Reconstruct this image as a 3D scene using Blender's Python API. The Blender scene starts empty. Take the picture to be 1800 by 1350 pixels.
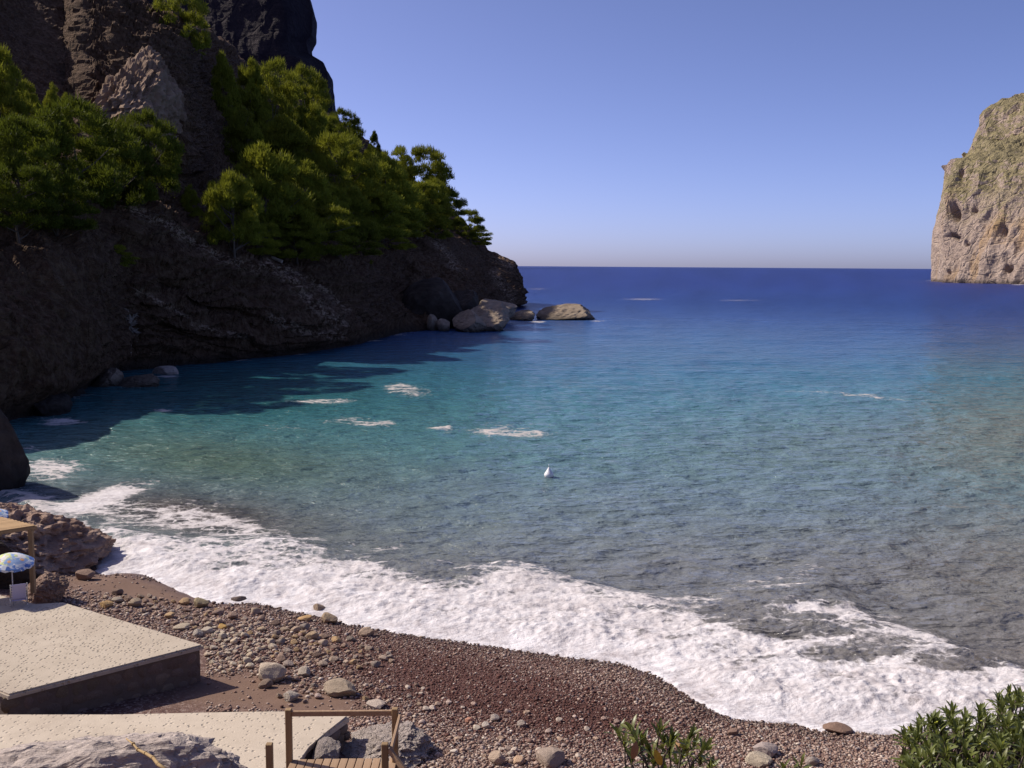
import bpy, bmesh, math, random
import numpy as np
from mathutils import Matrix, Vector

random.seed(7)
RNG = np.random.default_rng(11)
SC = bpy.context.scene
COL = SC.collection
R = math.radians

# ------------------------------------------------------------------ camera
CAM_H = 15.0
FPX = 1805.0                      # focal length in pixels of an 1800 px wide picture
PITCH = math.atan((675 - 467.5) / FPX)
ROLL = R(0.39)
cam_data = bpy.data.cameras.new("camera")
cam_data.sensor_width = 36.0
cam_data.lens = 36.0 * FPX / 1800.0
cam_data.clip_start = 0.1
cam_data.clip_end = 120000.0
cam = bpy.data.objects.new("camera", cam_data)
CAM_M = (Matrix.Translation((0, 0, CAM_H)) @ Matrix.Rotation(math.pi / 2 - PITCH, 4, 'X')
         @ Matrix.Rotation(ROLL, 4, 'Z'))
cam.matrix_world = CAM_M
COL.objects.link(cam)
SC.camera = cam

# ------------------------------------------------------------------ light
SUN_EL, SUN_AZ = 42.0, 20.0       # azimuth: degrees ahead of due left
S_DIR = np.array([-math.cos(R(SUN_EL)) * math.cos(R(SUN_AZ)),
                  math.cos(R(SUN_EL)) * math.sin(R(SUN_AZ)), math.sin(R(SUN_EL))])
world = bpy.data.worlds.new("World")
SC.world = world
world.use_nodes = True
wn, wl = world.node_tree.nodes, world.node_tree.links
sky = wn.new("ShaderNodeTexSky")
sky.sky_type = 'NISHITA'
sky.sun_disc = False
sky.sun_elevation = R(SUN_EL)
sky.sun_rotation = R(270.0 + SUN_AZ)
sky.altitude = 0
sky.air_density = 0.4
sky.dust_density = 1.0
sky.ozone_density = 2.0
tint = wn.new("ShaderNodeMix")
tint.data_type = 'RGBA'; tint.blend_type = 'MULTIPLY'
tint.inputs[0].default_value = 1.0
wl.new(sky.outputs[0], tint.inputs[6])
tint.inputs[7].default_value = (0.88, 0.80, 1.0, 1)
wl.new(tint.outputs[2], wn["Background"].inputs[0])
wn["Background"].inputs[1].default_value = 0.118
sun_d = bpy.data.lights.new("sun", 'SUN')
sun_d.energy = 3.5
sun_d.angle = R(0.55)
sun_d.color = (1.0, 0.92, 0.80)
sun = bpy.data.objects.new("sun", sun_d)
sun.rotation_euler = Vector(S_DIR).to_track_quat('Z', 'Y').to_euler()
sun.location = (-60, 20, 120)
COL.objects.link(sun)
vs = SC.view_settings
vs.view_transform = 'Standard'
vs.look = 'None'
vs.exposure = 0.6
vs.gamma = 1.0
vs.use_curve_mapping = False
SC.cycles.max_bounces = 6
SC.cycles.transparent_max_bounces = 6

# ------------------------------------------------------------------ helpers
CR = np.array(CAM_M.to_3x3())
CPOS = np.array([0, 0, CAM_H])


def ray(u, v):
    d = np.stack([(np.asarray(u, float) - 900) / FPX, -(np.asarray(v, float) - 675) / FPX,
                  -np.ones_like(np.asarray(u, float) + np.asarray(v, float))], -1)
    return d @ CR.T


def P_y(u, v, y):
    """The point at forward distance y (metres) seen along the direction (u, v)."""
    d = ray(u, v)
    t = np.asarray(y, float) / d[..., 1]
    return CPOS + d * t[..., None]


def P_z(u, v, z):
    d = ray(u, v)
    t = (np.asarray(z, float) - CAM_H) / d[..., 2]
    return CPOS + d * t[..., None]


def to_uv(p):
    q = (np.asarray(p) - CPOS) @ CR
    w = np.minimum(q[..., 2], -1e-3)
    return 900 + FPX * q[..., 0] / -w, 675 - FPX * q[..., 1] / -w


_T = np.random.default_rng(5)
_PERM = _T.permutation(4096)
_GR = _T.normal(size=(4096, 3)); _GR /= np.linalg.norm(_GR, axis=1)[:, None]


def pn(p):
    """Gradient noise of an (..., 3) array, about -0.7 to 0.7."""
    p = np.asarray(p, float)
    i = np.floor(p).astype(np.int64)
    f = p - i
    w = f * f * f * (f * (f * 6 - 15) + 10)
    out = 0
    for dx in (0, 1):
        hx = _PERM[(i[..., 0] + dx) & 4095]
        wx = w[..., 0] if dx else 1 - w[..., 0]
        for dy in (0, 1):
            hy = _PERM[(hx + i[..., 1] + dy) & 4095]
            wy = w[..., 1] if dy else 1 - w[..., 1]
            for dz in (0, 1):
                h = _PERM[(hy + i[..., 2] + dz) & 4095]
                g = _GR[h]
                wz = w[..., 2] if dz else 1 - w[..., 2]
                out = out + wx * wy * wz * (g[..., 0] * (f[..., 0] - dx) + g[..., 1] * (f[..., 1] - dy)
                                            + g[..., 2] * (f[..., 2] - dz))
    return out


def fbm(p, oct=4, lac=2.03, gain=0.5):
    a, s, o = 1.0, 0.0, 0
    q = np.asarray(p, float)
    for k in range(oct):
        o = o + a * pn(q + 17.3 * k)
        q = q * lac
        a *= gain
    return o


def ridged(p, oct=4, gain=0.55):
    a, o = 1.0, 0
    q = np.asarray(p, float)
    for k in range(oct):
        o = o + a * (1 - 2.2 * np.abs(pn(q + 31.7 * k)))
        q = q * 2.1
        a *= gain
    return o


def sstep(a, b, x):
    t = np.clip((np.asarray(x, float) - a) / (b - a), 0, 1)
    return t * t * (3 - 2 * t)


def mesh_np(name, V, F, smooth=False):
    V = np.asarray(V, np.float32); F = np.asarray(F, np.int32)
    me = bpy.data.meshes.new(name)
    n = F.shape[1]
    me.vertices.add(len(V)); me.loops.add(F.size); me.polygons.add(len(F))
    me.vertices.foreach_set("co", V.ravel())
    me.loops.foreach_set("vertex_index", F.ravel())
    me.polygons.foreach_set("loop_start", np.arange(0, F.size, n, dtype=np.int32))
    me.polygons.foreach_set("loop_total", np.full(len(F), n, np.int32))
    me.polygons.foreach_set("use_smooth", np.full(len(F), smooth, bool))
    me.update(calc_edges=True)
    return me


def grid_faces(nr, nc):
    i = np.arange(nr - 1)[:, None] * nc + np.arange(nc - 1)[None, :]
    return np.stack([i, i + 1, i + nc + 1, i + nc], -1).reshape(-1, 4)


def link(name, me, mat=None, parent=None, loc=None, rot=None, scale=None):
    o = bpy.data.objects.new(name, me)
    COL.objects.link(o)
    if mat is not None and me is not None and len(me.materials) == 0:
        me.materials.append(mat)
    if parent is not None:
        o.parent = parent
    if loc is not None: o.location = [float(c) for c in loc]
    if rot is not None: o.rotation_euler = rot
    if scale is not None: o.scale = scale if hasattr(scale, '__len__') else (scale,) * 3
    return o


def tag(o, label=None, cat=None, group=None, kind=None):
    if label: o["label"] = label
    if cat: o["category"] = cat
    if group: o["group"] = group
    if kind: o["kind"] = kind
    return o


def empty(name, loc, rz=0.0):
    o = bpy.data.objects.new(name, None)
    o.empty_display_size = 0.3
    o.location = [float(c) for c in loc]
    o.rotation_euler = (0, 0, rz)
    COL.objects.link(o)
    return o


def bm_mesh(name, bm, smooth=False):
    me = bpy.data.meshes.new(name)
    bmesh.ops.recalc_face_normals(bm, faces=bm.faces)
    bm.to_mesh(me); bm.free()
    if smooth:
        me.polygons.foreach_set("use_smooth", [True] * len(me.polygons))
    return me


def bm_box(bm, c, size, M=None, bevel=0.0):
    r = bmesh.ops.create_cube(bm, size=1.0)
    vs_ = r['verts']
    for v in vs_:
        v.co = Vector((v.co.x * size[0], v.co.y * size[1], v.co.z * size[2]))
    if bevel > 0:
        es = list({e for v in vs_ for e in v.link_edges})
        rb = bmesh.ops.bevel(bm, geom=es, offset=bevel, segments=1, affect='EDGES')
        vs_ = list({v for f in rb['faces'] for v in f.verts} | {v for v in vs_ if v.is_valid})
    for v in vs_:
        v.co = v.co + Vector(c)
        if M is not None:
            v.co = M @ v.co
    return vs_


def bm_tube(bm, pts, radii, seg=8, cap=True):
    rings = []
    n = len(pts)
    pts = [Vector(p) for p in pts]
    for i, p in enumerate(pts):
        d = (pts[min(i + 1, n - 1)] - pts[max(i - 1, 0)]).normalized()
        a = d.orthogonal().normalized() if abs(d.z) > 0.9 else d.cross(Vector((0, 0, 1))).normalized()
        b = d.cross(a)
        r = radii[i] if hasattr(radii, '__len__') else radii
        rings.append([bm.verts.new(p + a * (r * math.cos(2 * math.pi * k / seg)) + b * (r * math.sin(2 * math.pi * k / seg)))
                      for k in range(seg)])
    for i in range(n - 1):
        for k in range(seg):
            bm.faces.new((rings[i][k], rings[i][(k + 1) % seg], rings[i + 1][(k + 1) % seg], rings[i + 1][k]))
    if cap:
        bm.faces.new(rings[0][::-1]); bm.faces.new(rings[-1])


def bar_box(name, a, b, w, h, mat, parent, bevel=0.008, up=(0, 0, 1)):
    """A beam of section w x h from a to b, in the parent's local space."""
    a, b = Vector(a), Vector(b)
    d = (b - a)
    L = d.length
    z = d.normalized()
    x = Vector(up).cross(z)
    if x.length < 1e-3: x = Vector((1, 0, 0))
    x.normalize(); y = z.cross(x)
    M = Matrix((x, y, z)).transposed().to_4x4()
    M.translation = (a + b) / 2
    bm = bmesh.new()
    bm_box(bm, (0, 0, 0), (w, h, L), M, bevel)
    return link(name, bm_mesh(name, bm), mat, parent)


# ------------------------------------------------------------------ materials
class NT:
    def __init__(s, name):
        s.m = bpy.data.materials.new(name); s.m.use_nodes = True
        s.n, s.l = s.m.node_tree.nodes, s.m.node_tree.links
        s.b = s.n["Principled BSDF"]
        s.out = s.n["Material Output"]

    def __call__(s, t, **kw):
        nd = s.n.new("ShaderNode" + t)
        for k, v in kw.items(): setattr(nd, k, v)
        return nd

    def set(s, sock, v):
        if isinstance(v, bpy.types.NodeSocket): s.l.new(v, sock)
        else: sock.default_value = v

    def coord(s, scale=(1, 1, 1), kind="Object", rot=(0, 0, 0)):
        tc = s("TexCoord"); mp = s("Mapping")
        mp.inputs["Scale"].default_value = scale
        mp.inputs["Rotation"].default_value = rot
        s.l.new(tc.outputs[kind], mp.inputs[0])
        return mp.outputs[0]

    def noise(s, scale, detail=4, rough=0.55, co=None, dist=0.0, out="Fac"):
        nd = s("TexNoise"); nd.inputs["Scale"].default_value = scale
        nd.inputs["Detail"].default_value = detail; nd.inputs["Roughness"].default_value = rough
        nd.inputs["Distortion"].default_value = dist
        s.l.new(co if co is not None else s.coord(), nd.inputs["Vector"])
        return nd.outputs[out]

    def voro(s, scale, co=None, feature='F1', out="Distance", rnd=1.0):
        nd = s("TexVoronoi", feature=feature); nd.inputs["Scale"].default_value = scale
        nd.inputs["Randomness"].default_value = rnd
        s.l.new(co if co is not None else s.coord(), nd.inputs["Vector"])
        return nd.outputs[out]

    def ramp(s, fac, stops):
        r = s("ValToRGB"); cr = r.color_ramp
        while len(cr.elements) < len(stops): cr.elements.new(0.5)
        for e, (p, c) in zip(cr.elements, stops):
            e.position = p
            e.color = (c, c, c, 1) if not hasattr(c, '__len__') else (*c[:3], 1)
        s.l.new(fac, r.inputs[0])
        return r.outputs[0]

    def mix(s, fac, a, b, mode='MIX'):
        m = s("Mix", data_type='RGBA', blend_type=mode)
        s.set(m.inputs[0], fac)
        for k, v in ((6, a), (7, b)):
            if not isinstance(v, bpy.types.NodeSocket): v = (*v[:3], 1)
            s.set(m.inputs[k], v)
        return m.outputs[2]

    def math(s, op, a, b=0.0, c=None, clamp=False):
        m = s("Math", operation=op, use_clamp=clamp)
        s.set(m.inputs[0], a); s.set(m.inputs[1], b)
        if c is not None: s.set(m.inputs[2], c)
        return m.outputs[0]

    def attr(s, name, out="Fac"):
        a = s("Attribute"); a.attribute_name = name
        return a.outputs[out]

    def bump(s, h, strength=0.5, dist=0.1, normal=None):
        b = s("Bump"); b.inputs["Strength"].default_value = strength; b.inputs["Distance"].default_value = dist
        s.l.new(h, b.inputs["Height"])
        if normal is not None: s.l.new(normal, b.inputs["Normal"])
        return b.outputs[0]

    def fin(s, base, rough=0.8, normal=None, spec=0.3, **kw):
        s.set(s.b.inputs["Base Color"], base if isinstance(base, bpy.types.NodeSocket) else (*base[:3], 1))
        s.set(s.b.inputs["Roughness"], rough)
        s.set(s.b.inputs["Specular IOR Level"], spec)
        if normal is not None: s.l.new(normal, s.b.inputs["Normal"])
        for k, v in kw.items(): s.set(s.b.inputs[k], v)
        return s.m


def m_rock(name, cols, scale=1.0, bump=0.6, bdist=0.3, strata=0.0, extra=None, rnd=False):
    """Rough rock: three colours mixed by noise, cracks and pits as relief; scale = features per metre."""
    t = NT(name)
    co = t.coord()
    n1 = t.noise(0.25 * scale, 6, 0.6, co, 0.6)
    n2 = t.noise(1.3 * scale, 6, 0.65, co, 0.3)
    c = t.mix(t.ramp(n1, [(0.35, 0), (0.65, 1)]), cols[0], cols[1])
    c = t.mix(t.ramp(n2, [(0.42, 0), (0.68, 0.85)]), c, cols[2])
    sp = t.noise(6 * scale, 4, 0.7, co)
    c = t.mix(t.math('MULTIPLY', t.ramp(sp, [(0.3, 1), (0.5, 0)]), 0.45), c, [x * 0.45 for x in cols[0]])
    if rnd:
        oi = t("ObjectInfo")
        c = t.mix(1.0, c, oi.outputs["Color"], 'MULTIPLY')
    if extra: c = extra(t, c, co)
    v = t.voro(0.9 * scale, t.mix(0.25, co, t.noise(1.1 * scale, 3, 0.5, co, out="Color")), 'DISTANCE_TO_EDGE')
    crack = t.ramp(v, [(0.0, 0), (0.07, 1)])
    h = t.math('ADD', t.math('MULTIPLY', n2, 1.2), t.math('MULTIPLY', crack, 0.25))
    h = t.math('ADD', h, t.math('MULTIPLY', sp, 0.35))
    if strata:
        h = t.math('ADD', h, t.math('MULTIPLY', t.noise(strata, 5, 0.6, t.coord((0.15, 0.15, 1.6), rot=(0.25, 0.1, 0))), 1.2))
    return t.fin(c, 0.9, t.bump(h, bump, bdist), 0.15)


def headland_extra(t, c, co):
    sx = t("SeparateXYZ"); g = t("NewGeometry"); t.l.new(g.outputs["Position"], sx.inputs[0])
    wet = t.ramp(t.math('ADD', t.math('MULTIPLY', sx.outputs[2], 0.25), t.math('MULTIPLY', t.noise(0.3, 3, 0.6, co), 0.5)),
                 [(0.35, 1), (0.75, 0)])
    c = t.mix(t.math('MULTIPLY', t.attr("pale"), t.ramp(t.noise(0.9, 6, 0.75, t.coord((1, 1, 1.7)), 0.6), [(0.50, 0), (0.56, 0.9)])), c, (0.42, 0.30, 0.21))  # sunlight on the ledges put into the rock colour, broken by noise
    return t.mix(t.math('MULTIPLY', wet, 0.75), c, (0.02, 0.017, 0.015))


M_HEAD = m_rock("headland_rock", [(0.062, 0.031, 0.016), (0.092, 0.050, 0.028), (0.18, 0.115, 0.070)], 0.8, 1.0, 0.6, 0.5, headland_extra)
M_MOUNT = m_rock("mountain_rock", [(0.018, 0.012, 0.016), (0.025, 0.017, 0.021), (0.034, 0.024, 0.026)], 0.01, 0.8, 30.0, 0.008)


def far_extra(t, c, co):
    g = t("NewGeometry"); sn = t("SeparateXYZ"); t.l.new(g.outputs["Normal"], sn.inputs[0])
    sp = t("SeparateXYZ"); t.l.new(g.outputs["Position"], sp.inputs[0])
    och = t.ramp(t.noise(0.02, 4, 0.6, t.coord((1, 1, 0.45)), 1.0), [(0.5, 0), (0.66, 1)])
    lowz = t.ramp(t.math('DIVIDE', sp.outputs[2], 200.0), [(0.30, 1), (0.62, 0)])
    c = t.mix(t.math('MULTIPLY', t.math('MULTIPLY', och, lowz), 0.85), c, (0.42, 0.27, 0.13))
    up = t.ramp(t.math('ADD', sn.outputs[2], t.math('MULTIPLY', t.math('SUBTRACT', t.noise(0.05, 5, 0.7, co), 0.5), 1.3)), [(0.20, 0), (0.46, 1)])
    hi = t.ramp(t.math('ADD', t.math('DIVIDE', sp.outputs[2], 220.0), t.math('MULTIPLY', t.noise(0.03, 4, 0.6, co), 0.5)), [(0.50, 0), (0.72, 1)])
    scrub = t.mix(t.ramp(t.noise(0.12, 4, 0.7, co), [(0.35, 0), (0.65, 1)]), (0.10, 0.10, 0.03), (0.31, 0.27, 0.10))
    c = t.mix(t.math('MULTIPLY', t.math('MULTIPLY', up, hi), 0.68), c, scrub)
    tide = t.ramp(t.math('ADD', t.math('DIVIDE', sp.outputs[2], 12.0), t.math('MULTIPLY', t.noise(0.08, 3, 0.6, co), 0.6)), [(0.45, 1), (0.75, 0)])
    return t.mix(t.math('MULTIPLY', tide, 0.8), c, (0.09, 0.07, 0.06))


M_FAR = m_rock("far_cliff_rock", [(0.33, 0.25, 0.20), (0.44, 0.335, 0.265), (0.53, 0.415, 0.325)], 0.10, 1.0, 6.0, 0.0, far_extra)
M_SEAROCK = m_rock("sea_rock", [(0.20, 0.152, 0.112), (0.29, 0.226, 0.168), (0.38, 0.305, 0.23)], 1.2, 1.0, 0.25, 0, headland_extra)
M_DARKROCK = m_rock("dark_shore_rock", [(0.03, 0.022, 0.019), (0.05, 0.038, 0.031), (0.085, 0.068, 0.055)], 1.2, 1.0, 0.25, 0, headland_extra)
M_CRAG = m_rock("crag_rock", [(0.14, 0.085, 0.055), (0.22, 0.145, 0.098), (0.34, 0.24, 0.17)], 0.7, 1.0, 0.7)  # paler than the headland rock, so its sunlit look is partly painted
M_OUTCROP = m_rock("conglomerate_rock", [(0.24, 0.15, 0.11), (0.33, 0.22, 0.165), (0.42, 0.31, 0.24)], 3.0, 1.0, 0.22)
M_STONE = m_rock("beach_stone", [(0.95, 0.90, 0.82), (1.15, 1.08, 0.98), (1.35, 1.27, 1.15)], 5.0, 0.7, 0.04, rnd=True)
M_GREY = m_rock("grey_limestone", [(0.36, 0.295, 0.255), (0.45, 0.38, 0.33), (0.54, 0.46, 0.40)], 4.5, 1.0, 0.16)


def m_concrete(name, c0, c1, vs_, depth):
    t = NT(name)
    co = t.coord()
    n = t.noise(0.5, 5, 0.6, co)
    c = t.mix(t.ramp(n, [(0.3, 0), (0.7, 1)]), c0, c1)
    c = t.mix(t.ramp(t.noise(2.2, 4, 0.6, co), [(0.5, 0), (0.75, 0.35)]), c, [x * 0.72 for x in c0])
    wv = t.mix(0.06, co, t.noise(3.0, 2, 0.5, co, out="Color"))
    v = t.voro(vs_, wv, 'F1', rnd=0.75)
    keep = t.ramp(t.noise(1.4, 3, 0.6, co), [(0.30, 0.45), (0.5, 1.0)])
    pit = t.math('MULTIPLY', t.ramp(v, [(0.15, 1), (0.36, 0)]), keep)
    c = t.mix(t.ramp(t.noise(0.35, 5, 0.65, co, 1.0), [(0.55, 0), (0.75, 0.4)]), c, (0.30, 0.24, 0.185))
    c = t.mix(t.math('MULTIPLY', pit, 0.30), c, (0.22, 0.17, 0.125))  # pits get a shadow brown painted in besides their relief
    h = t.math('ADD', t.math('MULTIPLY', pit, -1.0), t.math('MULTIPLY', t.noise(22, 3, 0.6, co), 0.25))
    return t.fin(c, 0.9, t.bump(h, 1.0, depth), 0.15)


M_CONC = m_concrete("pitted_concrete", (0.43, 0.36, 0.275), (0.51, 0.435, 0.34), 7.0, 0.03)
M_CONC2 = m_concrete("pitted_concrete_ramp", (0.49, 0.41, 0.315), (0.565, 0.48, 0.375), 6.5, 0.03)
t = NT("mortar"); M_MORTAR = t.fin(t.mix(t.noise(9, 4), (0.115, 0.086, 0.068), (0.17, 0.13, 0.105)), 0.95, t.bump(t.noise(30), 0.6, 0.02))


def m_wood(name, c0, c1, along='X', fine=18):
    t = NT(name)
    sc = {'X': (0.6, 14, 14), 'Y': (14, 0.6, 14), 'Z': (14, 14, 0.6)}[along]
    oi = t("ObjectInfo")
    g = t.noise(1.0, 6, 0.65, t.coord(sc), 0.4)
    c = t.mix(t.ramp(g, [(0.3, 0), (0.7, 1)]), c0, c1)
    c = t.mix(t.math('MULTIPLY', oi.outputs["Random"], 0.35), c, [x * 0.6 for x in c0])
    c = t.mix(t.ramp(t.noise(1.6, 3, 0.6), [(0.55, 0), (0.75, 0.5)]), c, [x * 0.55 for x in c0])
    return t.fin(c, 0.75, t.bump(g, 0.5, 0.01), 0.25)


M_WOODY = m_wood("weathered_planks", (0.30, 0.19, 0.11), (0.44, 0.30, 0.19), 'Y')
M_WOODZ = m_wood("weathered_post_wood", (0.27, 0.175, 0.085), (0.38, 0.26, 0.14), 'Z')
M_WOODR = m_wood("roof_board_wood", (0.36, 0.22, 0.10), (0.52, 0.35, 0.18), 'X')


def m_leaf(name, lo, hi, trans=0.35, rough=0.6, scale=3.0, spec=0.3, rnd=True):
    t = NT(name)
    n = t.noise(scale, 3, 0.6)
    c = t.mix(t.ramp(n, [(0.3, 0), (0.7, 1)]), lo, hi)
    if rnd:
        oi = t("ObjectInfo")
        c = t.mix(1.0, c, oi.outputs["Color"], 'MULTIPLY')
    t.fin(c, rough, None, spec)
    tr = t("BsdfTranslucent")
    t.l.new(t.mix(0.5, c, (0.30, 0.34, 0.04), 'MIX') if False else c, tr.inputs[0])
    mx = t("MixShader"); mx.inputs[0].default_value = trans
    t.l.new(t.b.outputs[0], mx.inputs[1]); t.l.new(tr.outputs[0], mx.inputs[2])
    t.l.new(mx.outputs[0], t.out.inputs[0])
    return t.m


M_PINE = m_leaf("pine_needles", (0.125, 0.14, 0.015), (0.28, 0.285, 0.03), 0.42, 0.7, 3.0, 0.15)
M_LEAF = m_leaf("glossy_leaf", (0.095, 0.115, 0.026), (0.18, 0.20, 0.048), 0.28, 0.38, 6.0, 0.4)
M_BUD = m_leaf("young_leaf", (0.30, 0.33, 0.04), (0.42, 0.42, 0.06), 0.3, 0.5, 6.0, 0.3)
t = NT("pine_bark"); M_BARK = t.fin(t.mix(t.noise(4, 5), (0.06, 0.045, 0.036), (0.15, 0.115, 0.09)), 0.9, t.bump(t.noise(9, 5), 0.8, 0.1))
t = NT("dead_wood"); M_DEAD = t.fin(t.mix(t.noise(6, 5), (0.36, 0.30, 0.25), (0.52, 0.45, 0.38)), 0.9)
t = NT("cane"); M_CANE = t.fin(t.mix(t.noise(14, 5), (0.30, 0.19, 0.08), (0.46, 0.33, 0.16)), 0.8)
t = NT("dead_leaf"); M_DLEAF = t.fin((0.55, 0.36, 0.04), 0.6)
t = NT("brown_leaf"); M_BLEAF = t.fin((0.30, 0.16, 0.08), 0.7)
t = NT("buoy_white"); M_BUOY = t.fin(t.mix(t.ramp(t.noise(5, 4), [(0.5, 0), (0.8, 0.6)]), (0.85, 0.83, 0.82), (0.62, 0.58, 0.52)), 0.4, None, 0.4)
t = NT("buoy_band"); M_BAND = t.fin((0.25, 0.22, 0.18), 0.6)
t = NT("steel"); M_STEEL = t.fin((0.55, 0.53, 0.5), 0.4, None, 0.5, Metallic=0.6)
t = NT("white_pole"); M_POLE = t.fin((0.7, 0.66, 0.6), 0.5)


# ------------------------------------------------------------------ shoreline
# lower edge of the surf, as directions in the picture, taken to the water plane
S_UV = np.array([(-420, 800), (-150, 835), (-40, 855), (30, 872), (85, 912), (140, 945), (165, 985), (178, 1008),
                 (215, 1006), (250, 1009), (300, 1030), (350, 1052), (400, 1061), (450, 1060), (500, 1071),
                 (560, 1083), (620, 1098), (700, 1112), (780, 1124), (860, 1135), (960, 1150), (1040, 1160),
                 (1100, 1168), (1160, 1190), (1200, 1215), (1240, 1240), (1285, 1262), (1340, 1268), (1400, 1274),
                 (1440, 1285), (1500, 1285), (1560, 1292), (1640, 1284), (1760, 1290), (1900, 1310), (2150, 1345),
                 (2600, 1400)], float)
S_W = P_z(S_UV[:, 0], S_UV[:, 1], 0.12)[:, :2]


def _crom(pts, n):
    out = []
    p = np.vstack([2 * pts[0] - pts[1], pts, 2 * pts[-1] - pts[-2]])
    for i in range(1, len(p) - 2):
        for k in range(n):
            s = k / n
            out.append(0.5 * ((2 * p[i]) + (-p[i - 1] + p[i + 1]) * s + (2 * p[i - 1] - 5 * p[i] + 4 * p[i + 1] - p[i + 2]) * s * s
                              + (-p[i - 1] + 3 * p[i] - 3 * p[i + 1] + p[i + 2]) * s ** 3))
    out.append(pts[-1])
    return np.array(out)


S_C = _crom(S_W, 3)


def shore_d(x, y):
    """Signed distance to the surf edge, positive on land."""
    x, y = np.broadcast_arrays(np.asarray(x, float), np.asarray(y, float))
    shp = x.shape
    q = np.stack([x.ravel(), y.ravel()], -1)
    best = np.full(len(q), 1e9); sgn = np.ones(len(q))
    for a, b in zip(S_C[:-1], S_C[1:]):
        ab = b - a
        t_ = np.clip(((q - a) @ ab) / (ab @ ab), 0, 1)
        r = q - (a + t_[:, None] * ab)
        d2 = (r * r).sum(1)
        cr = ab[0] * (q[:, 1] - a[1]) - ab[1] * (q[:, 0] - a[0])
        m = d2 < best
        best[m] = d2[m]; sgn[m] = np.where(cr[m] > 0, -1, 1)
    return (np.sqrt(best) * sgn).reshape(shp)


def beach_z(x, y, d=None):
    x = np.asarray(x, float); y = np.asarray(y, float)
    if d is None: d = shore_d(x, y)
    z = np.where(d > 0, 0.10 + 1.25 * (1 - np.exp(-np.maximum(d, 0) / 8.0)), 0.10 + 0.10 * d)
    # the bank under the viewpoint
    prof = np.interp(y, [-12, 0, 6, 12, 16, 19.6, 22, 25.8, 26.6, 27.5], [13.25, 13.2, 10.7, 7.6, 5.3, 4.9, 3.0, 0.9, 0.0, -9.0])
    z = np.maximum(z, prof)
    p = np.stack([x, y, np.zeros_like(x + y)], -1)
    return z + 0.05 * fbm(p * 0.35, 3) * sstep(-2, 2, d) + 0.02 * fbm(p * 1.7, 3) * sstep(0, 2, d)


# ------------------------------------------------------------------ beach
bx = np.concatenate([np.linspace(-90, -32, 60), np.linspace(-31.8, 20, 300), np.linspace(20.4, 80, 70)])
nx, ny = len(bx), 330; by = np.concatenate([np.linspace(-12, 22, 60), np.linspace(22.2, 62, ny - 60)])
BX, BY = np.meshgrid(bx, by)
BD = shore_d(BX, BY)
BZ = beach_z(BX, BY, BD)
me = mesh_np("beach", np.stack([BX, BY, BZ], -1).reshape(-1, 3), grid_faces(ny, nx), True)
a_ = me.attributes.new("shore", 'FLOAT', 'POINT'); a_.data.foreach_set("value", BD.ravel().astype(np.float32))
# how sandy (1) or pebbly (0) the ground is, painted over the beach
BU, BV = to_uv(np.stack([BX, BY, BZ], -1))


def blob(U, V, u, v, ru, rv, rot=0.0):
    c, s = math.cos(rot), math.sin(rot)
    a, b = U - u, V - v
    p, q = a * c + b * s, -a * s + b * c
    return np.exp(-((p / ru) ** 2 + (q / rv) ** 2))


sand = np.clip(1.2 * blob(BU, BV, 420, 1215, 130, 35) + 1.1 * blob(BU, BV, 240, 1035, 170, 24, 0.12) + 0.9 * blob(BU, BV, 570, 1240, 90, 18), 0, 1)
a_ = me.attributes.new("sand", 'FLOAT', 'POINT'); a_.data.foreach_set("value", sand.ravel().astype(np.float32))
red = np.clip(1.2 * blob(BU, BV, 840, 1212, 300, 62, 0.22) + 0.5 * blob(BU, BV, 1080, 1265, 130, 30), 0, 1)
a_ = me.attributes.new("red", 'FLOAT', 'POINT'); a_.data.foreach_set("value", red.ravel().astype(np.float32))
t = NT("beach_ground")
co = t.coord()
g1 = t.noise(1.2, 5, 0.6, co); g2 = t.noise(9, 5, 0.7, co)
sandc = t.mix(g1, (0.15, 0.088, 0.06), (0.20, 0.125, 0.088))
peb = t.voro(14, co, 'F1', "Color", 1.0)
pebv = t("SeparateColor"); t.l.new(peb, pebv.inputs[0])
grav = t.ramp(pebv.outputs[0], [(0.0, (0.07, 0.032, 0.028)), (0.45, (0.12, 0.065, 0.052)), (0.8, (0.20, 0.13, 0.11)), (1.0, (0.33, 0.25, 0.21))])
grav = t.mix(t.math('MULTIPLY', t.attr("red"), 0.75), grav, t.mix(g2, (0.065, 0.024, 0.019), (0.12, 0.05, 0.038)))
base = t.mix(t.attr("sand"), grav, sandc)
wet = t.ramp(t.math('ADD', t.attr("shore"), t.math('MULTIPLY', t.math('SUBTRACT', g1, 0.5), 1.6)), [(0.0, 1), (1.0, 0)])
# the wet strip by the outcrop, where the last wave drained off
base = t.mix(t.math('MULTIPLY', wet, 0.5), base, (0.06, 0.036, 0.032))
h = t.math('ADD', t.math('MULTIPLY', t.voro(14, co), t.math('SUBTRACT', 1.0, t.attr("sand"))), t.math('MULTIPLY', g2, 0.5))
M_BEACH = t.fin(base, t.math('SUBTRACT', 0.9, t.math('MULTIPLY', wet, 0.6)), t.bump(h, 0.7, 0.05), 0.3)
beach = link("beach", me, M_BEACH); tag(beach, kind="structure")

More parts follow.
